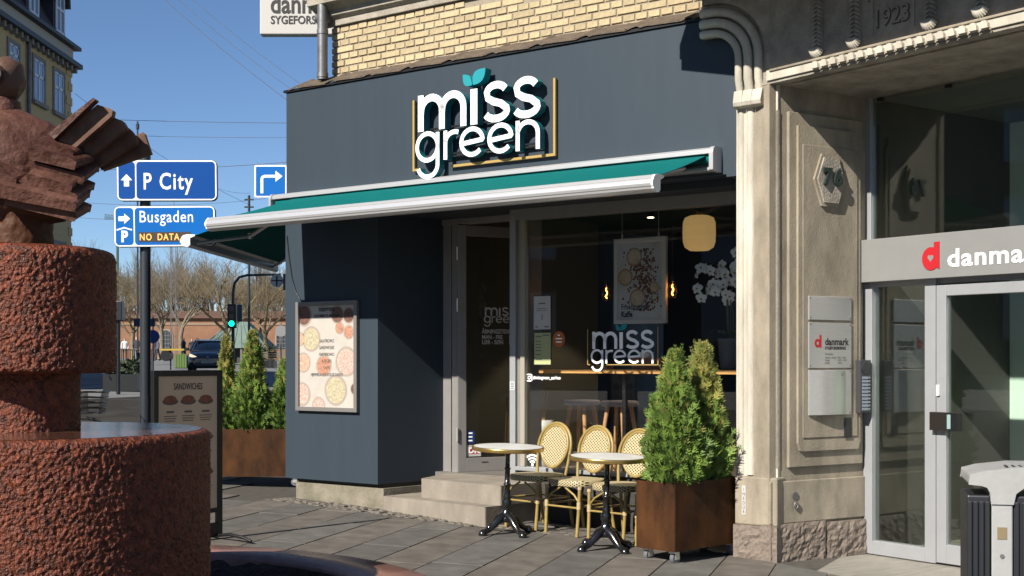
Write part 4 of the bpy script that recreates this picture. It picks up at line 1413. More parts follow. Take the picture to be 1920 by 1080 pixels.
# steel plates with text and the bell panel
def splate(lab, z0, z1, M_=FJ):
    r = thing('steel_plate', lab, 'plate', M_ @ Matrix.Translation((.335, -.0605, z0)))
    bx(0, .45, -.012, 0, 0, z1 - z0).build('plate', m_steel, r, bev=.002)
    for (x, z) in ((.015, .015), (.435, .015), (.015, z1 - z0 - .015), (.435, z1 - z0 - .015)):
        MB().cyl((x, -.0135, z), (x, -.012, z), .006, n=8).build('screw', m_zinc, r)
    return r
splate('blank brushed steel plate, topmost on the entrance jamb', 1.735, 1.915)
pl2 = splate('brushed steel plate with red emblem and danmark lettering', 1.37, 1.715)
def d_mark(root, x, z, s, y0, y1):
    mb = MB()
    mb.ribbon(arc(x + .40 * s, z + .38 * s, .27 * s, 0, 360, 24)[:-1], .24 * s, y0, y1, True)
    mb.box(x + .62 * s, x + .86 * s, y0 - .0004, y1, z, z + 1.12 * s)
    return mb.build('emblem', m_red_d, root)
d_mark(pl2, .055, .155, .085, -.0135, -.0122)
text_mb('danmark', .075, .165, .175, -.0135, bold=.002, sx=.95).build('lettering_line', m_ink, pl2, fix=False)
text_mb('SYGEFORSIKRING', .033, .165, .14, -.0135, bold=.001, sx=.85).build('lettering_line', m_ink, pl2, fix=False)
for s_, z in (('Åbningstider:', .10), ('Mandag - torsdag  10.00 - 16.00', .072), ('Fredag                   10.00 - 15.00', .052), ('Lørdag                   lukket', .032)):
    text_mb(s_, .019, .165, z, -.0135, sx=.9).build('lettering_line', m_ink, pl2, fix=False)
pl3 = splate('bulging brushed steel letterbox under the two plates', 1.01, 1.355)
bul = MB()
nb_ = 14
prof_b = [(.0 + .385 * i / nb_, -.0125 - .040 * math.sin(math.pi * i / nb_)) for i in range(nb_ + 1)]
bul.prism(prof_b + [(.385, -.0121), (0, -.0121)], 0.004, .341, axis='z')
bul.build('curved_front', m_steel, pl3)
text_mb('POST', .02, .30, .30, -.034, sx=.9).build('lettering_line', m_ink, pl3, fix=False)
bell = thing('door_intercom', 'grey intercom with a column of lit name buttons on the jamb', 'intercom', FJ @ Matrix.Translation((.845, -.031, 1.02)))
bx(0, .12, -.075, 0, 0, .41).build('housing', mat('intercom_grey', (.11, .11, .12), .4, metal=.4), bell, bev=.004)
MB().cyl((.06, -.081, .345), (.06, -.075, .345), .045, n=24).build('speaker', mat('intercom_dark', (.05, .05, .055), .4), bell)
for i in range(10):
    bx(.02, .085, -.079, -.0755, .02 + i * .027, .039 + i * .027).build('name_button', mat('pale_button', (.32, .38, .45), .4), bell)
    bx(.09, .105, -.08, -.0755, .024 + i * .027, .035 + i * .027).build('button', m_steel, bell)
tag(bx(.715, .80, -.064, -.0602, .83, .985).build('dark_plate', mat('dark_plate_metal', (.045, .045, .045), .4), None, FJ, bev=.002), 'small dark rectangular plate under the steel letterbox', 'plate')
r = thing('wall_lock', 'round metal key cover and ring low on the stone jamb', 'lock', FJ @ Matrix.Translation((.24, -.0205, .375)))
MB().cyl((0, -.006, .03), (0, 0, .03), .030, n=20).build('cover', m_zinc, r)
MB().tube([(math.cos(R(a)) * .018, -.014, -.04 + math.sin(R(a)) * .026) for a in range(0, 360, 24)], .006, n=6, closed=True).build('ring', m_zinc, r)

# glazed entrance: frame, fixed light, door, transom with the name
def e(nm, a, m_, bev=.004):
    return bx(*a).build(nm, m_, sb, M3, bev=bev)
e('frame_post', (.0, .085, -.03, .06, -.085, 2.05), m_alu_lt)
e('frame_post', (.575, .672, -.03, .06, -.085, 2.05), m_alu_lt)
e('frame_rail', (.085, .575, -.03, .06, -.085, .02), m_alu_lt)
e('frame_rail', (.0, 4.0, .0, .06, 2.0, 2.05), m_alu_lt)
e('frame_post', (.0, .05, .0, .06, 2.37, 3.49), m_alu_lt)
e('fixed_pane', (.085, .575, .012, .02, .02, 2.0), m_glass2, 0)
e('upper_pane', (.05, 4.0, .03, .038, 2.35, 3.478), m_glass2, 0)
for x in (.10, .72):
    e('pane_clip', (x, x + .05, .012, .03, 3.45, 3.4775), m_black, 0)
dr = bx(0, .085, 0, .06, 0, 2.06).build('entrance_door', m_alu_lt, sb, M3 @ Matrix.Translation((.678, -.03, -.075)), bev=.004)
bx(.915, 1.0, 0, .06, 0, 2.06).build('stile', m_alu_lt, dr, bev=.004)
bx(.085, .915, 0, .06, 0, .14).build('bottom_rail', m_alu_lt, dr, bev=.004)
bx(.085, .915, 0, .06, 1.98, 2.06).build('top_rail', m_alu_lt, dr, bev=.004)
bx(.085, .915, .03, .038, .14, 1.98).build('door_glass', m_glass2, dr)
bx(.30, .40, -.003, -.0005, .07, .078).build('vent_slot', m_ink, dr)
bx(-.02, .13, -.055, -.001, .985, 1.12).build('lock_box', mat('bronze_box', (.055, .045, .04), .35, metal=.5), dr, bev=.003)
bx(.13, .23, -.055, -.001, .985, 1.12).build('door_handle', m_black, dr, bev=.003)
bx(.135, .165, -.058, -.0555, 1.0, 1.105).build('lock_window', mat('pale_lock', (.35, .5, .5), .4), dr)
bx(.012, .035, -.02, -.001, 1.24, 1.32).build('door_stop', m_white, dr, bev=.003)
e('entrance_frame_right', (1.69, 4.0, -.03, .06, -.2, 2.05), m_alu_lt)
ts = thing('transom_sign', 'long grey sign with red d emblem and white danmark lettering above the entrance', 'sign', F3 @ Matrix.Translation((.0, -.10, 2.035)))
bx(.003, 4.0, 0, .13, 0, .33).build('panel', mat('sign_grey', (.40, .40, .39), .4, metal=.25, var=.03), ts, bev=.003)
mb = MB()
outl = arc(.685, .145, .076, 78, 308, 26, .086) + [(.7605, .066)] + [(.7605, .268), (.712, .266), (.712, .228)]
mb.prism(outl, -.006, -.0005)
mb.build('emblem', m_red_d, ts)
hp_ = []
for i in range(28):
    a = 2 * math.pi * i / 28
    hp_.append((.685 + .0024 * 16 * math.sin(a) ** 3 * .66, .150 + .0024 * (13 * math.cos(a) - 5 * math.cos(2 * a) - 2 * math.cos(3 * a) - math.cos(4 * a)) * .66 * 1.15))
MB().prism(hp_, -.0075, -.0062).build('heart', mat('sign_grey', (.4, .4, .39), .4), ts)
text_mb('danmark', .182, .825, .078, -.004, bold=.004, sx=1.22, space=1.08).build('lettering_line', m_white, ts, fix=False)
# entrance floor and lobby
bx(-.35, 4.0, -1.4, 4.2, -.35, -.092).build('threshold_slab', mat('entrance_slab', (.33, .305, .265), .8, var=.2, vscale=4, stretch=(6, 1, 1), bump=.2, bscale=80), sb, M3)
m_lobby = mat('lobby_green', (.60, .72, .64), k=1, rough=.8)
bx(-.05, 4.0, 2.0, 2.1, -.1, 3.6).build('lobby_back_wall', m_lobby, sb, M3)
bx(-.25, -.05, .1, 2.0, -.1, 3.6).build('lobby_side_wall', mat('lobby_dark', (.10, .095, .085), k=1, rough=.8), sb, M3)
bx(4.0, 4.1, -.4, 2.0, -.1, 3.6).build('lobby_side_wall', m_lobby, sb, M3)
bx(-.05, 4.0, 1.94, 1.9995, -.1, .42).build('lobby_dado', mat('lobby_dark', (.10, .095, .085), k=1, rough=.8), sb, M3)
bx(-.25, 4.1, .07, 2.1, 3.512, 3.6).build('lobby_ceiling', mat('lobby_ceiling', (.14, .15, .14), k=1, rough=.8), sb, M3)
bx(-.05, 4.0, 1.92, 1.9395, .42, .50).build('lobby_dado_rail', m_offwhite, sb, M3)

# ------------------------------------------------------------------ litter bin in the foreground right
B0 = Matrix.Translation((1.998, 5.45, gz(2.1, 5.45))) @ Matrix.Rotation(R(-14), 4, 'Z')
lb = thing('litter_bin', 'grey and black slatted litter bin with hooded top at the right edge', 'litter bin', B0)
m_bing = mat('bin_grey', (.46, .46, .45), .5, var=.12, vscale=5, bump=.08, bscale=40)
m_binb = mat('bin_black', (.018, .019, .025), .45)
bx(.0, .083, -.022, .30, 0, .985).build('post', m_bing, lb, bev=.006)
hood = [(-.092, 1.040), (-.086, 1.082), (-.03, 1.098), (.10, 1.115), (.24, 1.115), (.38, 1.098), (.44, 1.07), (.45, 1.04), (.17, 1.035), (.125, 1.028), (.095, 1.005), (.086, .96), (-.003, .96), (-.006, 1.005), (-.018, 1.028), (-.04, 1.035)]
MB().prism(hood, -.03, .36).build('hood', m_bing, lb, bev=.01)
for i in range(5):
    MB().prism([(.06 + i * .028, 1.108), (.068 + i * .028, 1.108), (.068 + i * .028, 1.1165), (.06 + i * .028, 1.1165)], .0, .09).build('vent_slot', m_black, lb)
def slatted(x0, x1, n):
    bx(x0, x1, -.012, .30, .04, .995).build('bin_body', m_binb, lb, bev=.008)
    for i in range(n):
        x = x0 + (x1 - x0) * (i + .5) / n
        bx(x - .008, x + .008, -.024, -.0125, .06, .97).build('slat', m_binb, lb, bev=.003)
slatted(-.096, -.003, 4)
slatted(.086, .42, 12)
bx(.022, .060, -.0245, -.0225, .815, .865).build('badge', mat('brass_badge', (.36, .27, .15), .5, metal=.3), lb)
MB().cyl((.041, -.026, .745), (.041, -.0225, .745), .009, n=14).build('lock', m_zinc, lb)

# ------------------------------------------------------------------ the fountain
FY = 5.5
FX = -.3755 * FY
FK = FY / 5.5
FB = CAMH * (1 - FK)
m_granite = mat('wet_red_granite', (.085, .0165, .006), k=.95, spec=.35, rough=.46, var=.6, vscale=30, bump=.8, bscale=85, col2=(.20, .046, .017), rvar=.2, bdist=.02)
m_granite_dry = mat('red_granite', (.10, .034, .022), k=.62, spec=.2, rough=.55, var=.5, vscale=5, bump=.6, bscale=26, col2=(.19, .088, .065), rvar=.1, bdist=.02)
m_granite_pol = mat('polished_granite', (.17, .075, .055), k=1, spec=.35, rough=.30, var=.4, vscale=3, bump=.08, bscale=30, col2=(.26, .14, .11), rvar=.16)
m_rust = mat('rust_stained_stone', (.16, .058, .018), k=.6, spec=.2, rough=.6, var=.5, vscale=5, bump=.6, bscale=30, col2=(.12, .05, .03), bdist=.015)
m_terr = mat('terracotta_feather', (.15, .07, .045), k=.75, spec=.2, rough=.7, var=.35, vscale=5, bump=.5, bscale=35, col2=(.21, .12, .085), bdist=.008)
fo = thing('fountain', 'wet red granite fountain of stacked rough drums with a round basin', 'fountain', Matrix.Translation((FX, FY, FB)) @ Matrix.Scale(FK, 4))
def drum(nm, R0, z0, z1, rnd_top, rnd_bot, m_, nth, nz, amp, sc_, seed):
    prof = []
    for i in range(nz + 1):
        z = z0 + (z1 - z0) * i / nz
        r = R0
        if z > z1 - rnd_top:
            d = (z - (z1 - rnd_top)) / rnd_top
            r = R0 - rnd_top * (1 - math.sqrt(max(0, 1 - d * d)))
        if z < z0 + rnd_bot:
            d = ((z0 + rnd_bot) - z) / rnd_bot
            r = R0 - rnd_bot * (1 - math.sqrt(max(0, 1 - d * d)))
        prof.append((r, z))
    vs = []
    for (r, z) in prof:
        for j in range(nth):
            a = 2 * math.pi * j / nth
            x, y = math.cos(a) * r, math.sin(a) * r
            p = Vector((x, y, z * .8)) * sc_ + Vector((seed, 0, 0))
            d = noise.noise(p) * .9 + .55 * noise.noise(p * 2.1) + .35 * (1 - abs(noise.noise(p * 1.3 + Vector((7, 3, 1)))) * 2)
            vs.append((math.cos(a) * (r + d * amp), math.sin(a) * (r + d * amp), z))
    fs = [(i * nth + j, i * nth + (j + 1) % nth, (i + 1) * nth + (j + 1) % nth, (i + 1) * nth + j) for i in range(nz) for j in range(nth)]
    k = nz * nth
    mb = MB().add(vs, fs, True)
    # nearly level wet top
    vs2 = []
    rings = 6
    for q in range(rings):
        rr = prof[-1][0] * (1 - q / rings)
        for j in range(nth // 4):
            a = 2 * math.pi * j / (nth // 4)
            vs2.append((math.cos(a) * rr, math.sin(a) * rr, z1 + .001))
    n4 = nth // 4
    fs2 = [(q * n4 + j, q * n4 + (j + 1) % n4, (q + 1) * n4 + (j + 1) % n4, (q + 1) * n4 + j) for q in range(rings - 1) for j in range(n4)]
    fs2.append(tuple(range((rings - 1) * n4, rings * n4)))
    mb.build(nm, m_, fo)
    return MB().add(vs2, fs2, True)
m_wet = mat('water_film', (.10, .045, .03), k=.72, rough=.10, var=.3, vscale=5, bump=.35, bscale=22, bdist=.006, rvar=.04)
top = drum('lower_drum', .772, .12, 1.134, .035, .04, m_granite, 900, 200, .0062, 72, 0)
top.build('wet_top', m_wet, fo)
drum('neck', .235, 1.10, 1.40, .01, .01, m_granite, 300, 60, .005, 60, 5)
top = drum('upper_drum', .380, 1.375, 1.895, .05, .025, m_granite, 560, 120, .0064, 68, 9)
top.build('wet_top', m_wet, fo)
drum('neck', .125, 1.88, 2.06, .015, .005, m_rust, 110, 18, .006, 30, 15)
# basin rim, inner wall and dark water
zr = .40
RO = 1.83
RI = 1.52
rim = MB().lathe([(RI, zr - .3), (RI, zr - .02), (RI + .015, zr), (RO - .015, zr), (RO, zr - .012), (RO, zr - .6)], 160, cap=False)
rim.build('basin_rim', m_granite_pol, fo)
inner = MB()
n = 160
vs = []
for j, (r_, z) in enumerate(((RI - .006, zr - .03), (RI - .015, zr - .1), (RI - .03, zr - .22))):
    for i in range(n):
        a = 2 * math.pi * i / n
        d = .02 * noise.noise(Vector((math.cos(a) * 14, math.sin(a) * 14, z * 9)))
        vs.append((math.cos(a) * (r_ + d), math.sin(a) * (r_ + d), z))
inner.add(vs, [(k_ * n + i, k_ * n + (i + 1) % n, (k_ + 1) * n + (i + 1) % n, (k_ + 1) * n + i) for k_ in range(2) for i in range(n)], True)
inner.build('basin_wall', mat('basin_dark_stone', (.05, .03, .03), .5, var=.4, vscale=30, bump=.7, bscale=60), fo)
MB().lathe([(.5, zr - .11), (RI - .002, zr - .11)], 96, cap=False).build('basin_water', mat('basin_water', (.012, .012, .012), .06, bump=.15, bscale=12), fo, fix=False)

# ------------------------------------------------------------------ the bird sculpture on the fountain
bird = thing('bird_sculpture', 'red stone bird sculpture with fanned tail standing on the fountain', 'sculpture', Matrix.Translation((FX, FY, FB + 2.04 * FK)) @ Matrix.Scale(FK, 4))
def blob(nm, rings, m_, amp=.012, seed=0, n=40, par=bird, sc_=7):
    """closed surface through rings (centre, rx, ry, rz of a circle in the plane across the path)"""
    vs = []
    k = len(rings)
    for i, (c, ra, rb) in enumerate(rings):
        c = Vector(c)
        t = (Vector(rings[min(i + 1, k - 1)][0]) - Vector(rings[max(i - 1, 0)][0])).normalized()
        a = Vector((0, 1, 0))
        a = (a - t * a.dot(t)).normalized()
        b = t.cross(a)
        for j in range(n):
            w = 2 * math.pi * j / n
            p = c + a * math.cos(w) * ra + b * math.sin(w) * rb
            d = noise.noise(p * sc_ + Vector((seed, 0, 0))) + .5 * noise.noise(p * sc_ * 2.3)
            p = p + (p - c).normalized() * d * amp
            vs.append(p)
    fs = [(i * n + j, i * n + (j + 1) % n, (i + 1) * n + (j + 1) % n, (i + 1) * n + j) for i in range(k - 1) for j in range(n)]
    mb = MB().add(vs, fs, True)
    mb.add(vs, [tuple(range(n))[::-1], tuple(range((k - 1) * n, k * n))], True)
    return mb.build(nm, m_, par)
# pixel scale at the bird: 1 m = 445 px; x = 0 at px 40
def BP(px, py, y=0):
    return ((px - 40) / 445.0, y, (675 - py) / 445.0 + CAMH - 2.04)
# body: a big rounded shield of stone leaning left
blob('body', [(BP(150, 345), .03, .03), (BP(120, 330), .10, .17), (BP(80, 325), .17, .22), (BP(30, 320), .23, .25), (BP(-30, 310), .22, .24), (BP(-90, 300), .13, .16), (BP(-120, 295), .03, .04)], m_granite_dry, .026, 1, n=72, sc_=9)
# neck and head
blob('neck', [(BP(-10, 300), .13, .14), (BP(-5, 250), .10, .11), (BP(0, 210), .085, .09), (BP(5, 185), .07, .08)], m_granite_dry, .01, 3)
hd = blob('head', [(BP(-30, 155), .03, .03), (BP(-15, 152), .09, .09), (BP(8, 155), .105, .105), (BP(30, 160), .08, .09), (BP(42, 165), .03, .04)], mat('ochre_stone', (.20, .125, .07), .6, var=.4, vscale=6, bump=.5, bscale=30, col2=(.15, .06, .04)), .012, 5)
MB().tube([BP(8, 150, -.10), BP(8, 150, -.125)], .035, n=16).build('eye', mat('eye_stone', (.03, .02, .018), .4), bird)
MB().tube([BP(8 + 14 * math.cos(R(a)), 150 - 14 * math.sin(R(a)), -.10) for a in range(0, 360, 24)], .013, n=8, closed=True).build('eye_ring', m_granite_dry, bird)
# belly block over the neck of the fountain
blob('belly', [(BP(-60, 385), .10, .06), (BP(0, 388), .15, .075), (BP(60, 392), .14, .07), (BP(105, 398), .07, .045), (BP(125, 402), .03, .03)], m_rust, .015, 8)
for (x0, y0, x1, y1) in ((20, 404, 34, 384), (-10, 404, -14, 384)):
    MB().tube([BP(x0, y0), BP((x0 + x1) / 2, (y0 + y1) / 2, -.03), BP(x1, y1)], [.03, .022, .03], n=10).build('leg', m_rust, bird)
def slab(nm, pts, y, th, m_, tilt=0.0):
    """a stone feather: outline in the picture plane, with thickness and a bevelled edge"""
    P = [(BP(a, b)[0], BP(a, b)[2]) for a, b in pts]
    mb = MB().prism(P, -th / 2, th / 2)
    M = Matrix.Translation((0, y, 0)) @ Matrix.Rotation(tilt, 4, 'Z')
    return mb.build(nm, m_, bird, M, bev=.008)
# tail fan: five long plates rising to the right
slab('tail_feather', [(112, 262), (196, 196), (199, 200), (124, 272)], -.12, .05, m_granite_dry)
slab('tail_feather', [(120, 268), (196, 205), (224, 214), (222, 226), (150, 290)], -.085, .05, m_terr, R(2))
slab('tail_feather', [(140, 280), (214, 222), (234, 230), (242, 244), (170, 300)], -.03, .05, m_terr, R(3))
slab('tail_feather', [(160, 290), (238, 238), (250, 254), (252, 266), (180, 311)], .025, .05, m_terr, R(4))
slab('tail_feather', [(170, 301), (245, 246), (257, 240), (270, 280), (178, 314)], .08, .05, m_terr, R(5))
# wing: broad stacked slabs pointing right
def wedge(nm, a, b, thick0, thick1, depth, y, m_):
    """tapering stone block between two points, flat-sided like the carved wing"""
    ax, _, az = BP(*a)
    bx_, _, bz = BP(*b)
    P = [(ax, az + thick0 / 2), (bx_ - .03, bz + thick1 / 2), (bx_, bz + thick1 * .2), (bx_ - .01, bz - thick1 / 2), (ax, az - thick0 / 2)]
    zc = (az + bz) / 2
    rx = R(14 + (a[0] * 7 + b[1] * 3) % 13)
    return MB().prism(P, -depth / 2, depth / 2).build(nm, m_, bird, Matrix.Translation((0, y, zc)) @ Matrix.Rotation(rx, 4, 'X') @ Matrix.Translation((0, 0, -zc)), bev=.012)
wedge('wing_feather', (100, 274), (166, 292), .055, .046, .20, -.10, m_granite_dry)
wedge('wing_feather', (98, 292), (182, 313), .056, .048, .24, -.15, m_granite_dry)
wedge('wing_feather', (96, 312), (191, 333), .056, .046, .22, -.13, m_granite_dry)
wedge('wing_feather', (100, 334), (178, 351), .046, .04, .2, -.20, m_granite_dry)
wedge('wing_feather', (60, 345), (186, 369), .056, .046, .24, -.17, m_granite_dry)
wedge('wing_feather', (30, 352), (190, 388), .066, .046, .2, -.24, m_granite_dry)
wedge('wing_feather', (24, 330), (84, 352), .08, .05, .14, -.25, m_granite_dry)
wedge('wing_feather', (60, 372), (186, 407), .066, .046, .2, -.2, m_granite_dry)
wedge('wing_feather', (0, 345), (150, 404), .03, .03, .14, -.22, m_rust)

# ------------------------------------------------------------------ sandwich board
v0, v1 = Vector((-2.66, 9.66, 0)), Vector((-2.262, 10.16, 0))
ab_ang = math.atan2(v1.y - v0.y, v1.x - v0.x)
AB = Matrix.Translation((v0.x, v0.y, gz(-2.4, 9.9) + .0)) @ Matrix.Rotation(ab_ang, 4, 'Z')
wd = (v1 - v0).length
sbd = thing('sandwich_board', 'black framed pavement sign with a beige sandwich menu behind the fountain', 'pavement sign', AB)
lean = Matrix.Translation((0, 0, 0)) @ Matrix.Rotation(R(-2), 4, 'X')
for a in ((0, .045, .02, 1.31), (wd - .045, wd, .02, 1.31), (.045, wd - .045, 1.265, 1.31), (.045, wd - .045, .21, .245), (.045, wd - .045, .02, .13)):
    bx(a[0], a[1], -.02, .02, a[2], a[3]).build('frame', m_black, sbd, bev=.004)
bx(.043, wd - .043, -.008, .008, .243, 1.267).build('menu_sheet', mat('beige_print', (.98, .70, .46), .6, var=.06, vscale=3), sbd)
t = text_mb('SANDWICHES', .068, wd / 2, 1.165, -.0095, align='CENTER', bold=.001, sx=.62)
t.build('menu_title', m_ink, sbd, fix=False)
for j, z in enumerate((1.075, .80, .53)):
    for i in range(3):
        x = .155 + i * (wd - .31) / 2
        a, b = MB(), MB()
        disc(a, x, z, .072, -.0092, .026)
        disc(b, x, z + .016, .058, -.0100, .030)
        o = a.build('printed_plate', mat('plate_print', (.16, .13, .10), .6), sbd)
        b.build('printed_sandwich', mat('sandwich_print_%d' % (j % 2), ((.35, .10, .06), (.48, .24, .12))[j % 2], .6, var=.4, vscale=40), o)
        c = MB()
        c.box(x - .035, x + .035, -.0098, -.009, z - .085, z - .070)
        for q in range(3):
            c.box(x - .06 + .004 * q, x + .06 - .008 * q, -.0096, -.009, z - .112 - q * .018, z - .106 - q * .018)
        c.build('printed_text', mat('menu_text_print', (.20, .16, .12), .7), sbd)
for x in (.05, wd - .05):
    MB().tube([(x, -.02, .03), (x + .0, -.16, .05), (x + .02, -.30, .035), (x + .03, -.38, .012)], [.012, .014, .014, .012], n=8).build('spring_foot', m_black, sbd)
    MB().tube([(x, .02, .03), (x, .16, .05), (x, .30, .015)], .012, n=8).build('spring_foot', m_black, sbd)

# ------------------------------------------------------------------ parking signs on their pole
PX, PY = -3.985, 14.2
pk = thing('sign_pole', 'dark round pole carrying two blue parking signs', 'pole', Matrix.Translation((PX, PY, gz(PX, PY))))
zt = CAMH + (675 - 288) / 2450 * PY - gz(PX, PY)
MB().cyl((0, 0, 0), (0, 0, zt), .057, n=24).build('post', m_pole, pk)
MB().lathe([(.060, zt - .012), (.060, zt + .004), (.0, zt + .012)], 24).build('post_cap', m_black, pk)
MB().cyl((0, 0, 0), (0, 0, .9), .064, n=24).build('post_sleeve', m_pole, pk)
def road_sign(nm, lab, px0, px1, py0, py1, px0b, split, film, tilt):
    u = PY / 2450
    x0, x1 = (px0 - 960) * u, (px1 - 960) * u
    z0, z1 = CAMH + (675 - py1) * u, CAMH + (675 - py0) * u
    r = thing(nm, lab, 'road sign', Matrix.Translation((x0, PY - .10, z0)) @ Matrix.Rotation(tilt, 4, 'Y') @ Matrix.Rotation(R(4), 4, 'Z'))
    W_, H_ = x1 - x0, z1 - z0
    MB().prism(rrect(0, W_, 0, H_, .06), -.02, .06).build('sign_box', m_signback, r, bev=.006)
    MB().prism(rrect(.004, W_ - .004, .004, H_ - .004, .057), -.0225, -.0205).build('border', m_white, r)
    sx_ = W_ * split
    for a, b in ((.02, sx_ - .008), (sx_ + .008, W_ - .02)):
        MB().prism(rrect(a, b, .02, H_ - .02, .035), -.0245, -.0228).build('blue_field', film, r)
    return r, W_, H_, sx_
def arrow(mb, cx, cz, s, up, y0=-.0265, y1=-.0247):
    pts = [(-.42, -.0), (0, .46), (.42, 0), (.19, 0), (.19, -.46), (-.19, -.46), (-.19, 0)]
    if not up:
        pts = [(b, -a) for a, b in pts]
    mb.prism([(cx + a * s, cz + b * s) for a, b in pts], y0, y1)
r, W_, H_, sx_ = road_sign('parking_sign', 'upper blue road sign reading P City with up arrow', 225, 409, 303, 379, 0, .19, m_blue_sign, R(-.6))
mb = MB()
arrow(mb, sx_ / 2 + .005, H_ / 2 + .0, .145, True)
mb.build('arrow', m_white, r)
text_mb('P City', .25, sx_ + .075, .125, -.0262, bold=.004, sx=.74, space=1.15).build('lettering_line', m_white, r, fix=False)
r, W_, H_, sx_ = road_sign('parking_sign', 'lower blue road sign reading Busgaden with display', 220, 406, 389, 465, 0, .20, m_blue_sign2, R(-.8))
mb = MB()
arrow(mb, sx_ / 2 + .005, H_ * .69, .135, False)
mb.build('arrow', m_white, r)
MB().ribbon([(.03, H_ * .415), (sx_ / 2 + .003, H_ * .47), (sx_ - .022, H_ * .415)], .016, -.0262, -.0247).build('roof_mark', m_white, r)
text_mb('P', .165, sx_ / 2 + .003, H_ * .13, -.0262, align='CENTER', bold=.007, sx=.85).build('lettering_line', m_white, r, fix=False)
text_mb('Busgaden', .18, sx_ + .05, H_ * .60, -.0262, bold=.001, sx=.80, space=1.08).build('lettering_line', m_white, r, fix=False)
bx(sx_ + .045, sx_ + .60, -.0275, -.0248, H_ * .12, H_ * .36).build('display', mat('display_brown', (.075, .06, .05), .4), r)
for w_, x_ in (('NO', 0), ('DATA', .19)):
  text_mb(w_, .10, sx_ + .055 + x_, H_ * .16, -.029, bold=.001, sx=.78, space=1.2).build('display_text', mat('led_amber', (.8, .35, .05), k=.9, rough=.5, emit=(1, .42, .08), estr=.55), r, fix=False)

# turn-right sign hung on the span wire
u = 26.0 / 2450
r = thing('turn_sign', 'square blue turn right arrow sign hanging on a wire beside the fascia', 'road sign', Matrix.Translation(((477 - 960) * u, 26.0, CAMH + (675 - 370) * u)))
q = 60.5 * u
MB().prism(rrect(0, q, 0, q, .03), 0, .03).build('plate', m_white, r)
MB().prism(rrect(.03, q - .03, .03, q - .03, .02), -.003, -.0005).build('blue_field', m_blue_sign2, r)
mb = MB()
mb.ribbon([(.15, .08), (.15, .36)] + arc(.21, .36, .06, 180, 90, 5) + [(.42, .42)], .055, -.006, -.0035)
mb.build('arrow_shaft', m_white, r)
MB().prism([(.42, .31), (.56, .42), (.42, .53)], -.006, -.0035).build('arrow_head', m_white, r)
for x in (.06, q - .06):
    MB().cyl((x, .012, q), (x, .012, q + .05), .006, n=6).build('hanger', m_zinc, r)
# overhead wires
def wire(pa, pb, sag, lab, rad=.011):
    a, b = Vector(pa), Vector(pb)
    pts = []
    for i in range(15):
        t = i / 14
        p = a.lerp(b, t)
        p.z -= sag * 4 * t * (1 - t)
        pts.append(p)
    o = MB().tube(pts, rad * .6, n=5).build('overhead_wire', mat('wire_dark', (.09, .10, .12), .6), None)
    tag(o, lab, 'wire', 'overhead wires across the sky')
def at(px, py, Y):
    return ((px - 960) / 2450 * Y, Y, CAMH + (675 - py) / 2450 * Y)
wire(at(405, 313, 26.5), at(720, 288, 25.4), .02, 'wire that carries the blue turn right sign', .010)
wire(at(-200, 325, 30), at(230, 317, 26.7), .05, 'wire running left from the upper parking sign', .010)
wire(at(310, 0, 34), at(640, 260, 30), .12, 'lowest of the three slanting wires high in the sky', .012)
wire(at(335, 0, 34), at(660, 245, 30), .12, 'middle one of the three slanting wires high in the sky', .009)
wire(at(362, 0, 34), at(680, 235, 30), .12, 'uppermost of the three slanting wires high in the sky', .009)
wire(at(140, 222, 48), at(700, 231, 40), .05, 'level wire crossing the sky above the tail', .014)
wire(at(140, 175, 48), at(470, 385, 60), .3, 'wire sloping down from the yellow building', .012)
wire(at(240, 254, 44), at(700, 256, 40), .05, 'level wire below the small pylon tip', .011)
wire(at(160, 380, 60), at(500, 372, 60), .2, 'low wire passing behind the parking signs', .014)
wire(at(400, 350, 60), at(470, 362, 60), .1, 'short wire falling to the distant mast', .012)
wire(at(150, 408, 80), at(225, 410, 78), .05, 'wire beside the distant crane jib', .02)

# ------------------------------------------------------------------ yellow building on the left side of the street
YX = -16.8
FYB = Matrix.Translation((YX, 0, 0)) @ Matrix.Rotation(R(90), 4, 'Z')       # local x runs away along the street, y to the left
m_ybrick = mat('ochre_brick_far', (.34, .25, .12), k=1.35, rough=.9, var=.16, vscale=8, bump=.3, bscale=60)
m_ytrim = mat('grey_stone_trim', (.22, .20, .175), k=.9, rough=.85, var=.1)
m_yband = mat('attic_render', (.42, .39, .33), k=.9, rough=.85)
m_mansard = mat('red_brown_slate', (.055, .028, .025), .7, var=.3, vscale=10, bump=.3, bscale=30)
m_lead = mat('lead_grey', (.05, .055, .065), .6)
m_sash = mat('white_sash', (.62, .63, .66), k=.9, rough=.5)
yb = thing('yellow_building', 'tall ochre brick building with mansard roof and dormers at far left', 'building', FYB)
bx(33.5, 49.8, 0, 9, -.5, 12.55).build('wall', m_ybrick, yb)
bx(33.3, 50.1, -.35, 9, 12.55, 12.72).build('cornice', m_lead, yb)
bx(33.5, 49.85, -.06, 9, 12.72, 13.25).build('attic_band', m_yband, yb)
bx(33.3, 50.1, -.30, 9, 13.25, 13.38).build('gutter', m_lead, yb)
MB().prism([(-.15, 13.38), (.95, 15.6), (1.3, 16.1), (8.5, 16.1), (9, 13.38)], 33.5, 49.0, axis='x').build('roof', m_mansard, yb)
MB().add([(49.0, -.15, 13.38), (49.0, .95, 15.6), (49.0, 1.3, 16.1), (49.0, 8.5, 16.1), (49.0, 9, 13.38), (49.9, .4, 13.38), (49.9, 9, 13.38)], [(0, 5, 1), (1, 5, 2), (2, 5, 6, 3), (3, 6, 4)]).build('roof_hip', m_mansard, yb)
for i in range(30):
    x = 35.2 + i * .5
    bx(x, x + .16, -.22, -.001, 12.36, 12.549).build('cornice_bracket', m_ytrim, yb)
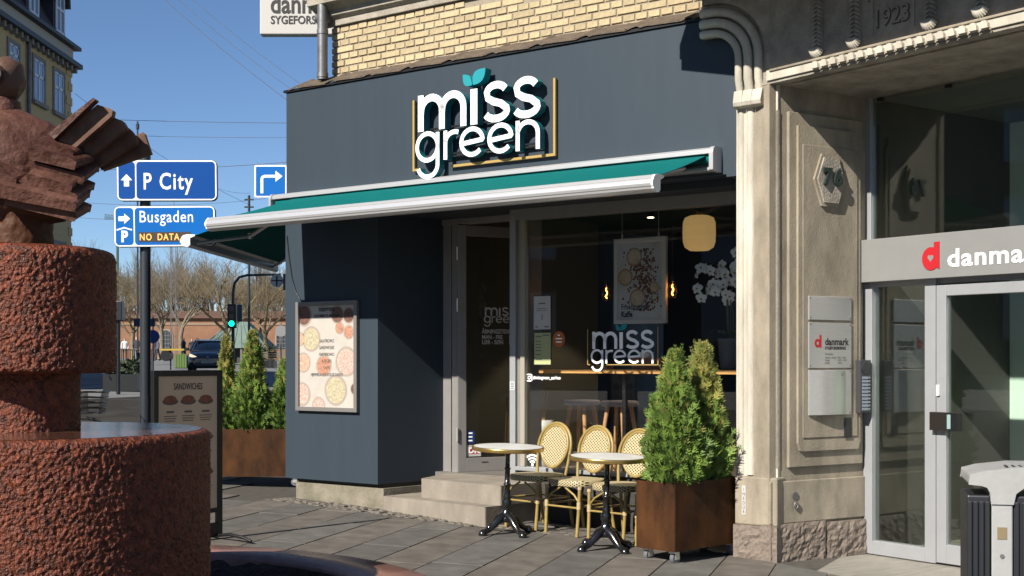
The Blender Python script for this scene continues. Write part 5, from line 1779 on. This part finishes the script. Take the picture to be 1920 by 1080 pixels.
def ywin(x, z0, z1, w, par=yb):
    fr_ = bx(x - w / 2 - .14, x + w / 2 + .14, -.05, -.001, z1, z1 + .14).build('window', m_ytrim, par)
    bx(x - w / 2 - .14, x - w / 2, -.05, -.001, z0, z1).build('surround', m_ytrim, fr_)
    bx(x + w / 2, x + w / 2 + .14, -.05, -.001, z0, z1).build('surround', m_ytrim, fr_)
    bx(x - w / 2 - .2, x + w / 2 + .2, -.14, -.001, z0 - .14, z0).build('sill', m_ytrim, fr_)
    bx(x - w / 2, x + w / 2, -.008, -.002, z0, z1).build('pane', m_winglass, fr_)
    s_ = MB()
    zt_ = z0 + (z1 - z0) * .62
    for a in ((x - w / 2, x - w / 2 + .07, z0, z1), (x + w / 2 - .07, x + w / 2, z0, z1), (x - .04, x + .04, z0, z1), (x - w / 2, x + w / 2, z0, z0 + .07), (x - w / 2, x + w / 2, z1 - .07, z1), (x - w / 2, x + w / 2, zt_ - .05, zt_ + .05)):
        s_.box(a[0], a[1], -.03, -.0085, a[2], a[3])
    s_.build('sash', m_sash, fr_)
for x in (48.4, 46.35, 41.8, 39.7, 37.6):
    ywin(x, 10.56, 12.05, 1.0)
ywin(44.0, 11.15, 12.05, .85)
for z0, z1 in ((7.2, 9.0), (3.9, 5.7)):
    for x in (48.4, 46.35, 44.0, 41.8, 39.7, 37.6):
        ywin(x, z0, z1, 1.0)
for i in range(21):
    z = 1.2 + i * .55
    bx(49.45 if i % 2 else 49.2, 49.84, -.035, .4, z, z + .30).build('quoin', m_ybrick, yb)
MB().cyl((45.2, -.10, 0), (45.2, -.10, 12.5), .07, n=10).build('downpipe', m_zinc, yb)
for x in (48.35, 45.7, 43.2, 40.4):
    dm = MB().prism([(x - .62, 13.45), (x - .62, 14.75)] + arc(x, 14.75, .62, 180, 0, 12) + [(x + .62, 13.45)], -.05, 1.1).build('dormer', m_lead, yb)
    hood_ = MB()
    hood_.ribbon([(x - .72, 14.60)] + arc(x, 14.75, .70, 180, 0, 14) + [(x + .72, 14.60)], .13, -.22, .9)
    hood_.build('dormer_hood', m_lead, dm)
    MB().prism([(x - .42, 13.55), (x - .42, 14.75)] + arc(x, 14.75, .42, 180, 0, 12) + [(x + .42, 13.55)], -.062, -.051).build('pane', m_winglass, dm)
    s_ = MB()
    s_.ribbon([(x - .42, 13.58), (x - .42, 14.75)] + arc(x, 14.75, .42, 180, 0, 12) + [(x + .42, 13.58)], .09, -.10, -.063)
    s_.box(x - .04, x + .04, -.098, -.063, 13.55, 15.15)
    s_.box(x - .40, x + .40, -.096, -.063, 14.35, 14.45)
    s_.box(x - .45, x + .45, -.10, -.063, 13.5, 13.6)
    s_.build('sash', m_sash, dm)

# row of houses on the far left of the square, outside the picture, seen only in the window reflections
ow = thing('opposite_houses', 'brownish row of houses across the square, mirrored in the shop windows', 'building', Matrix.Translation((-40, 0, 0)) @ Matrix.Rotation(R(90), 4, 'Z'))
bx(-45, 31, 0, 10, -1, 14).build('wall', mat('opposite_render', (.16, .14, .12), .9, var=.2, vscale=.6), ow)
MB().prism([(-.4, 14), (4, 18), (10, 14)], -45, 31, axis='x').build('roof', m_mansard, ow)
for zq in (2.2, 5.6, 9.0):
    for q_ in range(18):
        bx(-43 + q_ * 4.1, -41.4 + q_ * 4.1, -.06, -.001, zq, zq + 2.0).build('window', m_winglass, ow)

# ------------------------------------------------------------------ far side of the square
m_orange = mat('orange_brick_far', (.34, .17, .095), .9, var=.14, vscale=1.2, bump=.2, bscale=8)
ob = thing('orange_brick_hall', 'long low orange brick hall with arched window beyond the trees', 'building', Matrix.Translation((0, 140, 0)))
bx(-58, 6, 0, 12, .5, 5.9).build('wall', m_orange, ob)
MB().prism([(-.4, 5.9), (-.4, 6.05), (6, 6.9), (12.4, 6.05), (12.4, 5.9)], -58.4, 6.4, axis='x').build('roof', mat('far_red_roof', (.17, .085, .055), .8), ob)
for x in (-43.5, -37.1, -30.5, -24.6):
    o_ = [(x - .62, 2.6), (x - .62, 4.0)] + arc(x, 4.0, .62, 180, 0, 10) + [(x + .62, 2.6)]
    w_ = MB().prism([(x + (a - x) * 1.28, 3.6 + (b - 3.6) * 1.14) for a, b in o_], -.05, -.001).build('window', mat('pale_stone_far', (.40, .30, .22), .8), ob)
    MB().prism(o_, -.10, -.051).build('pane', mat('far_dark_glass', (.05, .06, .07), .2), w_)
    b_ = MB()
    for k_ in (-.3, 0, .3):
        b_.box(x + k_ - .025, x + k_ + .025, -.14, -.101, 2.6, 4.5)
    for k_ in range(4):
        b_.box(x - .6, x + .6, -.135, -.101, 2.75 + k_ * .42, 2.80 + k_ * .42)
    b_.build('window_bars', mat('far_bars', (.2, .2, .2), .6), w_)
for x in (-52, -40, -27.5, -18.5, -10):
    bx(x, x + .5, -.25, -.001, .5, 5.85).build('buttress', m_orange, ob)
bx(-58, 6, -.08, -.001, 5.2, 5.35).build('string_course', mat('pale_stone_far', (.40, .30, .22), .8), ob)

ks = thing('kiosk', 'small square pavilion with a green copper roof between the trees', 'kiosk', Matrix.Translation(((450 - 960) / 2450 * 92, 92, gz(-19, 92))))
zk = CAMH + 22 / 2450 * 92 - gz(-19, 92)
bx(-1.55, 1.55, -1.4, 1.4, 0, zk).build('kiosk_wall', mat('kiosk_dark', (.06, .055, .05), .7), ks)
hr = zk + 1.85
MB().add([(-2.35, -2.1, zk), (2.35, -2.1, zk), (2.35, 2.1, zk), (-2.35, 2.1, zk), (-.6, -.5, hr), (.6, -.5, hr), (.6, .5, hr), (-.6, .5, hr)], [(0, 1, 5, 4), (1, 2, 6, 5), (2, 3, 7, 6), (3, 0, 4, 7), (4, 5, 6, 7), (3, 2, 1, 0)]).build('kiosk_roof', mat('copper_green', (.17, .25, .21), .7, var=.15, vscale=3), ks)
for k_ in range(9):
    x = -2.2 + k_ * .55
    MB().tube([(x, -2.11, zk + .02), (x * .26, -.5, hr)], .03, n=5).build('roof_seam', mat('copper_green', (.17, .25, .21), .7), ks)
for x in (-1.5, -.5, .5, 1.5):
    bx(x - .07, x + .07, -2.0, -1.86, 0, zk).build('kiosk_post', mat('kiosk_post', (.20, .19, .17), .7), ks)
bx(-1.2, -.2, -1.43, -1.401, .9, zk - .3).build('kiosk_window', m_winglass, ks)
bx(.3, 1.2, -1.43, -1.401, .9, zk - .3).build('kiosk_window', m_winglass, ks)

# ------------------------------------------------------------------ bare trees
m_twig = mat('bare_bark', (.135, .11, .075), .9, k=1, var=.25, vscale=3)
m_twig2 = mat('bare_bark_ochre', (.165, .125, .068), .9, k=1, var=.25, vscale=3)
def bare_tree_mesh(seed, h, spread, levels, trunk_h, m_, upright=.55):
    rn = random.Random(seed)
    tr, cr = MB(), MB()
    def grow(p, d, ln, rad, lev):
        n = 3
        pts, rs = [p], [rad]
        q = p
        dd = d
        for i in range(n):
            dd = (dd + Vector((rn.uniform(-.22, .22), rn.uniform(-.22, .22), rn.uniform(-.05, .20)))).normalized()
            q = q + dd * ln / n
            pts.append(q)
            rs.append(rad * (1 - .42 * (i + 1) / n))
        (tr if lev == 0 else cr).tube(pts, rs, n=6 if lev < 2 else 3, cap=False)
        if lev >= levels:
            return
        k = rn.choice((3, 4)) if lev < 2 else rn.choice((3, 3, 4))
        for c in range(k):
            t = rn.uniform(.35, 1.0) if lev > 0 else rn.uniform(.75, 1.0)
            i0 = min(2, int(t * 3))
            b = pts[i0].lerp(pts[i0 + 1], t * 3 - i0)
            az = rn.uniform(0, 6.28)
            sidev = Vector((math.cos(az), math.sin(az), rn.uniform(-.1, .5)))
            nd = (dd * upright + sidev * spread).normalized()
            grow(b, nd, ln * rn.uniform(.62, .82), max(.008, rs[-1] * rn.uniform(.55, .8)), lev + 1)
        grow(pts[-1], dd, ln * .75, rs[-1] * .9, lev + 1)
    grow(Vector((0, 0, 0)), Vector((0, 0, 1)), trunk_h, h * .026, 0)
    return tr.mesh('trunk', m_), cr.mesh('crown', m_)
T = [bare_tree_mesh(5, 9, .75, 5, 2.6, m_twig2, .55), bare_tree_mesh(8, 10, .62, 5, 3.0, m_twig, .75), bare_tree_mesh(13, 11, .45, 5, 3.6, m_twig, 1.0)]
def tree(px, Y, kind, sc_, label, rot):
    X = (px - 960) / 2450 * Y
    r = thing('bare_tree', label, 'tree', Matrix.Translation((X, Y, gz(X, Y) - .1)) @ Matrix.Rotation(rot, 4, 'Z') @ Matrix.Scale(sc_, 4), 'leafless trees round the square')
    place('trunk', T[kind][0], r)
    place('crown', T[kind][1], r)
tree(418, 80, 0, .95, 'broad bare tree right behind the dark blue car', .3)
tree(506, 84, 0, .92, 'bare tree with stout trunk beside the slate wall', 2.1)
tree(250, 86, 0, .88, 'bare tree close to the fountain with drooping limbs', 4.0)
tree(345, 120, 1, 1.1, 'slender bare tree midway along the brick hall', 1.0)
tree(300, 125, 1, 1.05, 'bare tree just right of the sign pole', 5.2)
for i, (px, Y, k_, s_, lab) in enumerate(((228, 150, 1, 1.25, 'tall bare tree behind the hall nearest the fountain'), (262, 155, 2, 1.2, 'tall upright bare tree hidden partly by the sign pole'), (318, 152, 2, 1.25, 'tall upright bare tree behind the lattice mast'), (362, 156, 1, 1.3, 'tall spreading bare tree behind the hall roof'), (400, 150, 2, 1.1, 'upright bare tree showing above the awning arm'), (440, 154, 1, 1.25, 'bare tree behind the hall above the kiosk'), (478, 150, 2, 1.15, 'bare tree behind the hall right of the kiosk'), (520, 156, 1, 1.2, 'bare tree behind the hall next to the slate wall'), (160, 140, 2, 1.15, 'bare tree top beyond the yellow building'))):
    tree(px, Y, k_, s_, lab, i * 1.3)
hz = MB()
rn = random.Random(77)
for i in range(900):
    x = rn.uniform(-62, 10)
    y = rn.uniform(165, 185)
    h_ = rn.uniform(4.5, 10.5)
    z0_ = 4.0
    tx_, ty_ = rn.uniform(-.8, .8), rn.uniform(-.8, .8)
    hz.tube([(x, y, z0_), (x + tx_ * .5, y + ty_, z0_ + h_ * .5), (x + tx_ * 1.6, y + ty_, z0_ + h_)], [.11, .07, .015], n=3, cap=False)
o = hz.build('distant_wood', m_twig, None, fix=False)
o['kind'] = 'stuff'
o['label'] = 'mass of bare woodland behind the brick hall'
o['category'] = 'wood'

# ------------------------------------------------------------------ street furniture and traffic lights
def loc(px, Y, dz=0):
    X = (px - 960) / 2450 * Y
    return Matrix.Translation((X, Y, gz(X, Y) - .11 + dz))
tl = thing('traffic_light', 'traffic light showing green with a mast arm over the road', 'traffic light', loc(437, 52))
H_ = CAMH + (675 - 516) / 2450 * 52 - (gz(-11.1, 52) - .11)
MB().tube([(0, 0, 0), (0, 0, H_ - .7), (.06, 0, H_ - .32), (.25, 0, H_ - .08), (.55, 0, H_), (1.9, 0, H_ + .03)], [.07, .06, .055, .05, .05, .04], n=10).build('mast', m_pole, tl)
zg = CAMH + (675 - 607) / 2450 * 52 - (gz(-11.1, 52) - .11)
hd = bx(-.17, .17, -.28, -.05, zg - .18, zg + .78).build('signal_head', m_black, tl, bev=.02)
for i, c in enumerate((('green_lens', (.0, .5, .25), (0, 1, .5), 2.2), ('amber_lens', (.08, .04, .0), None, 0), ('red_lens', (.08, .0, .0), None, 0))):
    MB().cyl((0, -.30, zg + i * .3), (0, -.281, zg + i * .3), .11, n=18).build('lens', mat(c[0], c[1], .3, emit=c[2], estr=c[3]), hd)
    MB().tube([(math.cos(R(a)) * .13, -.36, zg + i * .3 + math.sin(R(a)) * .13) for a in range(0, 181, 20)], .012, n=5).build('visor', m_black, hd)
bx(.20, .40, -.22, -.06, zg + .1, zg + .75).build('side_head', m_black, tl, bev=.02)
MB().cyl((1.75, -.05, H_ - .22), (1.75, -.02, H_ - .22), .26, n=24).build('round_sign', m_offwhite, tl)
bx(1.72, 1.78, -.06, -.051, H_ - .44, H_ - .02).build('sign_bar', m_ink, tl)
bx(1.53, 1.97, -.06, -.051, H_ - .245, H_ - .195).build('sign_bar', m_ink, tl)
bx(2.02, 2.25, -.2, .05, H_ - .6, H_ + .05).build('arm_head', m_black, tl, bev=.02)
t2 = thing('traffic_light', 'dark traffic light seen from behind beside the fountain drum', 'traffic light', loc(222, 36))
z2 = CAMH + (675 - 600) / 2450 * 36 - (gz(-10.8, 36) - .11)
MB().cyl((0, 0, 0), (0, 0, z2 + .5), .055, n=12).build('mast', m_black, t2)
bx(-.09, .14, -.14, .12, z2 - .02, z2 + .52).build('signal_head', m_black, t2, bev=.02)
bx(-.20, -.10, -.1, .1, z2 - .35, z2 - .1).build('push_box', m_black, t2, bev=.02)
ms = thing('lattice_mast', 'thin steel lattice mast rising above the trees', 'mast', loc(326, 110))
for (x, y) in ((-.22, -.22), (.22, -.22), (.22, .22), (-.22, .22)):
    MB().cyl((x, y, 0), (x, y, 10.2), .03, n=5).build('mast_leg', m_zinc, ms)
lat = MB()
for i in range(20):
    z = i * .5
    s_ = 1 if i % 2 else -1
    lat.cyl((-.22 * s_, -.22, z), (.22 * s_, -.22, z + .5), .015, n=4)
    lat.cyl((-.22, .22 * s_, z), (-.22, -.22 * s_, z + .5), .015, n=4)
lat.build('lattice', m_zinc, ms)
MB().cyl((0, 0, 10.2), (0, 0, 13.6), .03, n=6).build('antenna', m_zinc, ms)
bx(-.6, .05, -.15, .15, 13.55, 13.7).build('lamp_head', m_zinc, ms)
cr_ = thing('tower_crane_jib', 'small green crane jib far away at the left edge of the signs', 'crane', Matrix.Translation(at(196, 411, 240)))
jb = MB()
for i in range(9):
    jb.tube([(i * .28, 0, 0), (i * .28 + .14, 0, .9 - i * .03), (i * .28 + .28, 0, 0)], .05, n=4)
jb.tube([(0, 0, 0), (2.6, 0, 0)], .07, n=4)
jb.tube([(0, 0, .9), (2.6, 0, .62)], .06, n=4)
jb.build('jib', mat('crane_green', (.05, .12, .08), .6), cr_)
MB().cyl((2.4, 0, -40), (2.4, 0, .3), .25, n=5).build('tower', mat('crane_green', (.05, .12, .08), .6), cr_)
py_ = thing('wire_mast', 'thin mast with insulators against the sky left of the turn sign', 'mast', loc(467, 62))
zz = CAMH + (675 - 362) / 2450 * 62 - gz(-12.5, 62)
MB().cyl((0, 0, 0), (0, 0, zz), .06, n=8).build('mast_post', m_pole, py_)
for q_ in (.2, .55, .9):
    MB().cyl((-.22, 0, zz - q_), (.22, 0, zz - q_), .04, n=6).build('insulator', m_pole, py_)
tp = thing('pylon_tip', 'small pole tip poking up above the stone tail', 'mast', loc(258, 75))
zz = CAMH + (675 - 224) / 2450 * 75 - gz(-21, 75)
MB().cyl((0, 0, 0), (0, 0, zz), .05, n=8).build('mast_post', m_pole, tp)
MB().cyl((0, 0, zz - .45), (0, 0, zz - .15), .10, n=8).build('insulator', m_pole, tp)
tag(bx(-.12, .12, -.02, .02, 0, 1.0).build('bollard_sign', m_black, None, loc(263, 47, 0)), 'dark narrow post near the crossing behind the sign pole', 'bollard')
r = thing('round_traffic_sign', 'small round white sign on a grey post at the kiosk', 'road sign', loc(527, 64))
MB().cyl((0, 0, 0), (0, 0, 2.4), .03, n=8).build('post', m_zinc, r)
MB().cyl((0, -.05, 2.0), (0, -.03, 2.0), .28, n=22).build('disc', mat('dull_white', (.3, .3, .3), .5), r)
r = thing('arrow_sign', 'blue pointer sign on a post behind the big sign pole', 'road sign', loc(287, 58))
MB().cyl((0, 0, 0), (0, 0, 2.5), .035, n=8).build('post', m_zinc, r)
bx(-.85, .1, -.05, -.035, 2.05, 2.4).build('pointer', mat('dull_blue', (.03, .07, .16), .5), r)
MB().cyl((0, -.05, 1.6), (0, -.035, 1.6), .3, n=20).build('disc', mat('blue_disc', (.02, .08, .35), .5), r)
r = thing('glass_container', 'bright green slatted waste container beyond the crossing', 'container', loc(341, 70) @ Matrix.Scale(.6, 4))
for k_ in range(5):
    bx(-.55 + k_ * .22, -.37 + k_ * .22, -.4, -.36, .1, 1.25).build('slat', mat('lime_green', (.11, .2, .03), .6), r)
bx(-.54, .54, -.355, .4, .05, 1.2).build('box', mat('dark_green', (.03, .06, .02), .6), r)
bx(-.6, .6, -.42, .42, 1.25, 1.32).build('lid', mat('lime_green', (.11, .2, .03), .6), r)
r = thing('round_bin', 'black round drum with yellow top beyond the crossing', 'bin', loc(313, 66) @ Matrix.Scale(.75, 4))
MB().cyl((0, -.35, .95), (0, .35, .95), .36, n=24).build('drum', m_black, r)
bx(-.35, 1.2, -.3, .3, 1.30, 1.42).build('yellow_top', mat('yellow_paint', (.55, .40, .04), .5), r)
MB().cyl((.25, 0, 0), (.25, 0, 1.6), .05, n=8).build('stand', m_black, r)
for i, (px, lab) in enumerate(((498, 'grey bench under the bare tree by the slate wall'), (520, 'grey bench close to the slate wall corner'))):
    r = thing('park_bench', lab, 'bench', loc(px, 76), 'benches under the trees')
    for k_ in range(4):
        bx(-.6, .6, -.25 + k_ * .12, -.16 + k_ * .12, .45, .49).build('seat_slat', mat('bench_grey', (.18, .165, .13), .8), r)
    for k_ in range(3):
        bx(-.6, .6, .25, .29, .6 + k_ * .13, .69 + k_ * .13).build('back_slat', mat('bench_grey', (.18, .165, .13), .8), r)
    for x in (-.5, .46):
        bx(x, x + .05, -.25, .3, 0, .449).build('leg', m_black, r)
def hedge(px, Y, w, h, lab, seed):
    r = thing('planted_tub', lab, 'planter', loc(px, Y))
    bx(-w / 2, w / 2, -.35, .35, 0, .5).build('tub', m_black, r)
    mb = MB()
    rn = random.Random(seed)
    for i in range(700):
        p = Vector((rn.uniform(-w / 2, w / 2), rn.uniform(-.35, .35), .45 + h * rn.random() ** .7 * (1 - .3 * rn.random())))
        d = Vector((rn.gauss(0, 1), rn.gauss(0, 1), rn.gauss(.4, 1))).normalized()
        s_ = d.orthogonal().normalized()
        mb.add([p, p + d * .10 + s_ * .03, p + d * .16, p + d * .10 - s_ * .03], [(0, 1, 2, 3)])
    mb.build('leaves', mat('hedge_green', (.035, .06, .02), .8, var=.4, vscale=8), r, fix=False)
hedge(232, 38, 1.0, .45, 'dark planted tub beside the traffic light', 1)
hedge(492, 78, 1.6, .9, 'dark clipped hedge tub near the kiosk', 2)
for i in range(7):
    r = thing('railing', 'x', 'railing', loc(232 + i * 8, 62 + i * .2), 'black railings at the crossing')
    r['label'] = 'black railing panel at the crossing, %s from the left' % ('first', 'second', 'third', 'fourth', 'fifth', 'sixth', 'seventh')[i]
    for z in (.35, 1.0):
        MB().cyl((-.1, 0, z), (.1, 0, z), .025, n=6).build('rail', m_black, r)
    for x in (-.1, 0, .1):
        MB().cyl((x, 0, 0), (x, 0, 1.02), .02, n=6).build('upright', m_black, r)

# ------------------------------------------------------------------ people, small in the distance
def person(px, Y, lab, coat, trousers, facing, stride=.12, arm=.05):
    r_ = loc(px, Y, .11) @ Matrix.Rotation(facing, 4, 'Z')
    me = bpy.data.meshes.new('person')
    V = [(0, 0, .95), (0, .01, 1.18), (0, 0, 1.42), (0, -.01, 1.52), (0, -.02, 1.63), (0, -.015, 1.73),
         (.10, 0, .92), (.11, -stride * .6, .50), (.11, -stride, .08), (.11, -stride - .13, .04),
         (-.10, 0, .92), (-.11, stride * .5, .50), (-.11, stride, .09), (-.11, stride - .13, .05),
         (.20, 0, 1.40), (.25, .02 + arm, 1.13), (.24, -.10 + arm, .90), (.24, -.14 + arm, .82),
         (-.20, 0, 1.40), (-.25, .02 - arm, 1.13), (-.24, -.10 - arm, .90), (-.24, -.14 - arm, .82)]
    E_ = [(0, 1), (1, 2), (2, 3), (3, 4), (4, 5), (0, 6), (6, 7), (7, 8), (8, 9), (0, 10), (10, 11), (11, 12), (12, 13), (2, 14), (14, 15), (15, 16), (16, 17), (2, 18), (18, 19), (19, 20), (20, 21)]
    rad = [.15, .15, .14, .06, .095, .08, .10, .07, .05, .045, .10, .07, .05, .045, .075, .06, .045, .04, .075, .06, .045, .04]
    me.from_pydata(V, E_, [])
    ensure_skin(me)
    o = bpy.data.objects.new('person', me)
    C.objects.link(o)
    o.matrix_world = r_
    md = o.modifiers.new('skin', 'SKIN')
    for i, q in enumerate(me.skin_vertices[0].data if me.skin_vertices else []):
        q.radius = (rad[i], rad[i] * .85)
        q.use_root = (i == 0)
    ms_ = o.modifiers.new('sub', 'SUBSURF')
    ms_.levels = 1
    ms_.render_levels = 1
    # clothes by height: shoes, trousers, coat, skin, hair
    m = bpy.data.materials.new('clothes')
    m.use_nodes = True
    nt = m.node_tree
    b = nt.nodes['Principled BSDF']
    b.inputs['Roughness'].default_value = .85
    tc = nt.nodes.new('ShaderNodeTexCoord')
    sp = nt.nodes.new('ShaderNodeSeparateXYZ')
    mr = nt.nodes.new('ShaderNodeMath')
    mr.operation = 'DIVIDE'
    mr.inputs[1].default_value = 2.0
    cr = nt.nodes.new('ShaderNodeValToRGB')
    cr.color_ramp.interpolation = 'CONSTANT'
    e0 = cr.color_ramp.elements
    e0[0].position = 0
    e0[0].color = (.02, .02, .02, 1)
    e0[1].position = .055
    e0[1].color = (*trousers, 1)
    for p_, c_ in ((.46, coat), (.755, (.38, .22, .16)), (.845, (.04, .025, .015))):
        q = e0.new(p_)
        q.color = (*c_, 1)
    nt.links.new(tc.outputs['Object'], sp.inputs[0])
    nt.links.new(sp.outputs[2], mr.inputs[0])
    nt.links.new(mr.outputs[0], cr.inputs[0])
    nt.links.new(cr.outputs[0], b.inputs['Base Color'])
    me.materials.append(m)
    tag(o, lab, 'person', 'people at the crossing')
    return o
# a skin modifier needs its vertex layer, made through an edit of one throwaway mesh
def ensure_skin(me):
    b = bmesh.new()
    b.from_mesh(me)
    b.verts.layers.skin.verify()
    b.to_mesh(me)
    b.free()
person(360, 96, 'person in a dark jacket standing behind the car roof', (.02, .022, .03), (.02, .02, .03), .4)
person(344, 90, 'person in black bending by the green container', (.015, .015, .018), (.03, .03, .035), 1.2, .16)
person(296, 100, 'person in a grey violet coat walking right of the sign pole', (.08, .07, .10), (.03, .03, .04), -1.3, .2)
person(291, 102, 'person in dark clothes half behind another walker', (.02, .02, .025), (.02, .02, .025), -1.0, .15)
person(256, 84, 'person in a dark coat and pale jeans left of the sign pole', (.02, .02, .03), (.16, .19, .26), 2.6, .12)
person(234, 100, 'person in a white shirt by the crossing railings', (.5, .5, .5), (.03, .03, .04), .2, .1)

# ------------------------------------------------------------------ dark blue car coming along the street
m_carp = mat('dark_blue_car_paint', (.010, .016, .034), .22, coat=1.0)
m_carg = mat('car_glass', (.02, .03, .04), .05, spec=.9)
m_tyre = mat('tyre', (.012, .012, .012), .8)
CX, CY = (394 - 960) / 2450 * 60, 60.0
car = thing('parked_car', 'dark blue estate car on the road beyond the planter', 'car', Matrix.Translation((CX, CY, gz(CX, CY) - .11)) @ Matrix.Rotation(R(10), 4, 'Z'))
# stations along the car from nose (y=-2.1) to tail: half width, sill z, belt z, crown z
def loft(secs, nm, m_, par=car):
    n = len(secs[0][1])
    vs = [(x, y, z) for y, ring in secs for x, z in ring]
    fs = [(i * n + j, i * n + (j + 1) % n, (i + 1) * n + (j + 1) % n, (i + 1) * n + j) for i in range(len(secs) - 1) for j in range(n)]
    mb = MB().add(vs, fs, True)
    mb.add(vs, [tuple(range(n))[::-1], tuple(range((len(secs) - 1) * n, len(secs) * n))])
    return mb.build(nm, m_, par)
def ring(w, z0, zb, zt, e=.12):
    return [(-w + e, z0), (-w, z0 + e), (-w, zb - e), (-w + e * .8, zb), (-w * .5, zt), (w * .5, zt), (w - e * .8, zb), (w, zb - e), (w, z0 + e), (w - e, z0)]
loft([(-2.15, ring(.62, .32, .62, .64)), (-2.05, ring(.78, .22, .72, .76)), (-1.75, ring(.85, .20, .84, .90)), (-1.2, ring(.87, .20, .92, 1.00)), (-.7, ring(.88, .20, .97, 1.06)), (.4, ring(.88, .20, 1.0, 1.05)), (1.6, ring(.87, .20, 1.02, 1.06)), (2.1, ring(.80, .28, .98, 1.02)), (2.2, ring(.7, .4, .9, .95))], 'body', m_carp)
def gring(w0, z0, w1, z1):
    return [(-w0, z0), (-w1 - .03, z1 - .10), (-w1 + .06, z1), (w1 - .06, z1), (w1 + .03, z1 - .10), (w0, z0)]
loft([(-1.05, gring(.78, 1.0, .76, 1.03)), (-.35, gring(.80, 1.0, .62, 1.44)), (.2, gring(.80, 1.0, .62, 1.50)), (1.3, gring(.80, 1.0, .61, 1.50)), (1.85, gring(.78, 1.0, .58, 1.42)), (2.1, gring(.74, .98, .70, 1.02))], 'cabin_glass', m_carg)
loft([(-.34, gring(.66, 1.43, .60, 1.46)), (.2, gring(.67, 1.475, .61, 1.525)), (1.3, gring(.66, 1.475, .60, 1.525)), (1.82, gring(.63, 1.40, .57, 1.45))], 'roof', m_carp)
for sg in (-1, 1):
    MB().tube([(sg * .80, -1.02, 1.0), (sg * .66, -.36, 1.43), (sg * .66, .3, 1.49), (sg * .66, 1.3, 1.49), (sg * .72, 2.0, 1.05)], .035, n=6).build('pillar', m_carp, car)
    MB().tube([(sg * .815, .25, 1.0), (sg * .665, .25, 1.48)], .035, n=6).build('pillar', m_carp, car)
    MB().tube([(sg * .60, -.2, 1.55), (sg * .60, 1.5, 1.55)], .022, n=6).build('roof_rail', m_black, car)
    bx(sg * .98 - .09, sg * .98 + .09, -.75, -.62, 1.0, 1.13).build('mirror', m_carp, car, bev=.03)
    MB().prism([(sg * .42, .66), (sg * .80, .72), (sg * .78, .86), (sg * .50, .74)], -2.08, -1.90).build('headlight', mat('headlight', (.45, .45, .45), k=.9, rough=.15, emit=(1, .85, .6), estr=.5), car, bev=.01)
    for y in (-1.35, 1.35):
        w = MB().cyl((sg * .70, y, .31), (sg * .885, y, .31), .31, n=22).build('wheel', m_tyre, car)
        MB().cyl((sg * .886, y, .31), (sg * .895, y, .31), .20, n=16).build('rim', m_zinc, w)
bx(-.55, .55, -2.155, -2.10, .30, .46).build('grille', m_black, car, bev=.01)
bx(-.26, .26, -2.175, -2.156, .43, .54).build('number_plate', m_offwhite, car)
text_mb('PV 24 352', .085, 0, .455, -2.178, align='CENTER', sx=.9).build('plate_lettering', m_ink, car, fix=False)
MB().cyl((0, -2.12, .66), (0, -2.09, .68), .07, n=12).build('badge', m_steel, car)

# ------------------------------------------------------------------ bicycle with a wire basket behind the fountain
bk = thing('bicycle', 'bicycle with a black wire basket parked behind the fountain', 'bicycle', Matrix.Translation((-5.0, 13.6, gz(-5.0, 13.6))) @ Matrix.Rotation(R(6), 4, 'Z'))
for x in (-.52, .52):
    MB().tube([(x + math.cos(R(a)) * .33, 0, .34 + math.sin(R(a)) * .33) for a in range(0, 360, 12)], .018, n=6, closed=True).build('wheel', m_tyre, bk)
    sp_ = MB()
    for a in range(0, 360, 30):
        sp_.cyl((x, 0, .34), (x + math.cos(R(a)) * .32, 0, .34 + math.sin(R(a)) * .32), .002, n=4)
    sp_.build('spokes', m_zinc, bk)
MB().tube([(.52, 0, .34), (.40, 0, .88), (.38, 0, .98)], .016, n=8).build('fork', m_black, bk)
MB().tube([(.42, 0, .80), (-.05, 0, .34), (-.18, 0, .80)], .017, n=8).build('frame', m_black, bk)
MB().tube([(-.52, 0, .34), (-.05, 0, .34)], .012, n=8).build('chain_stay', m_black, bk)
MB().tube([(-.18, 0, .80), (-.20, 0, .90)], .014, n=8).build('seat_post', m_black, bk)
bx(-.32, -.06, -.07, .07, .90, .95).build('saddle', m_black, bk, bev=.02)
MB().tube([(.30, -.28, 1.02), (.38, -.1, 1.02), (.38, .1, 1.02), (.30, .28, 1.02)], .013, n=8).build('handlebar', m_black, bk)
bs = MB()
for k_ in range(5):
    z = .72 + k_ * .055
    s_ = .12 + k_ * .012
    bs.tube([(.62 - s_ * .8, -s_ * 1.2, z), (.62 + s_ * .8, -s_ * 1.2, z), (.62 + s_ * .8, s_ * 1.2, z), (.62 - s_ * .8, s_ * 1.2, z)], .006, n=4, closed=True)
for k_ in range(7):
    y = -.15 + k_ * .05
    bs.tube([(.53, y * 1.15, .95), (.54, y, .72), (.71, y, .72), (.75, y * 1.15, .95)], .005, n=4)
bs.build('basket', m_black, bk)
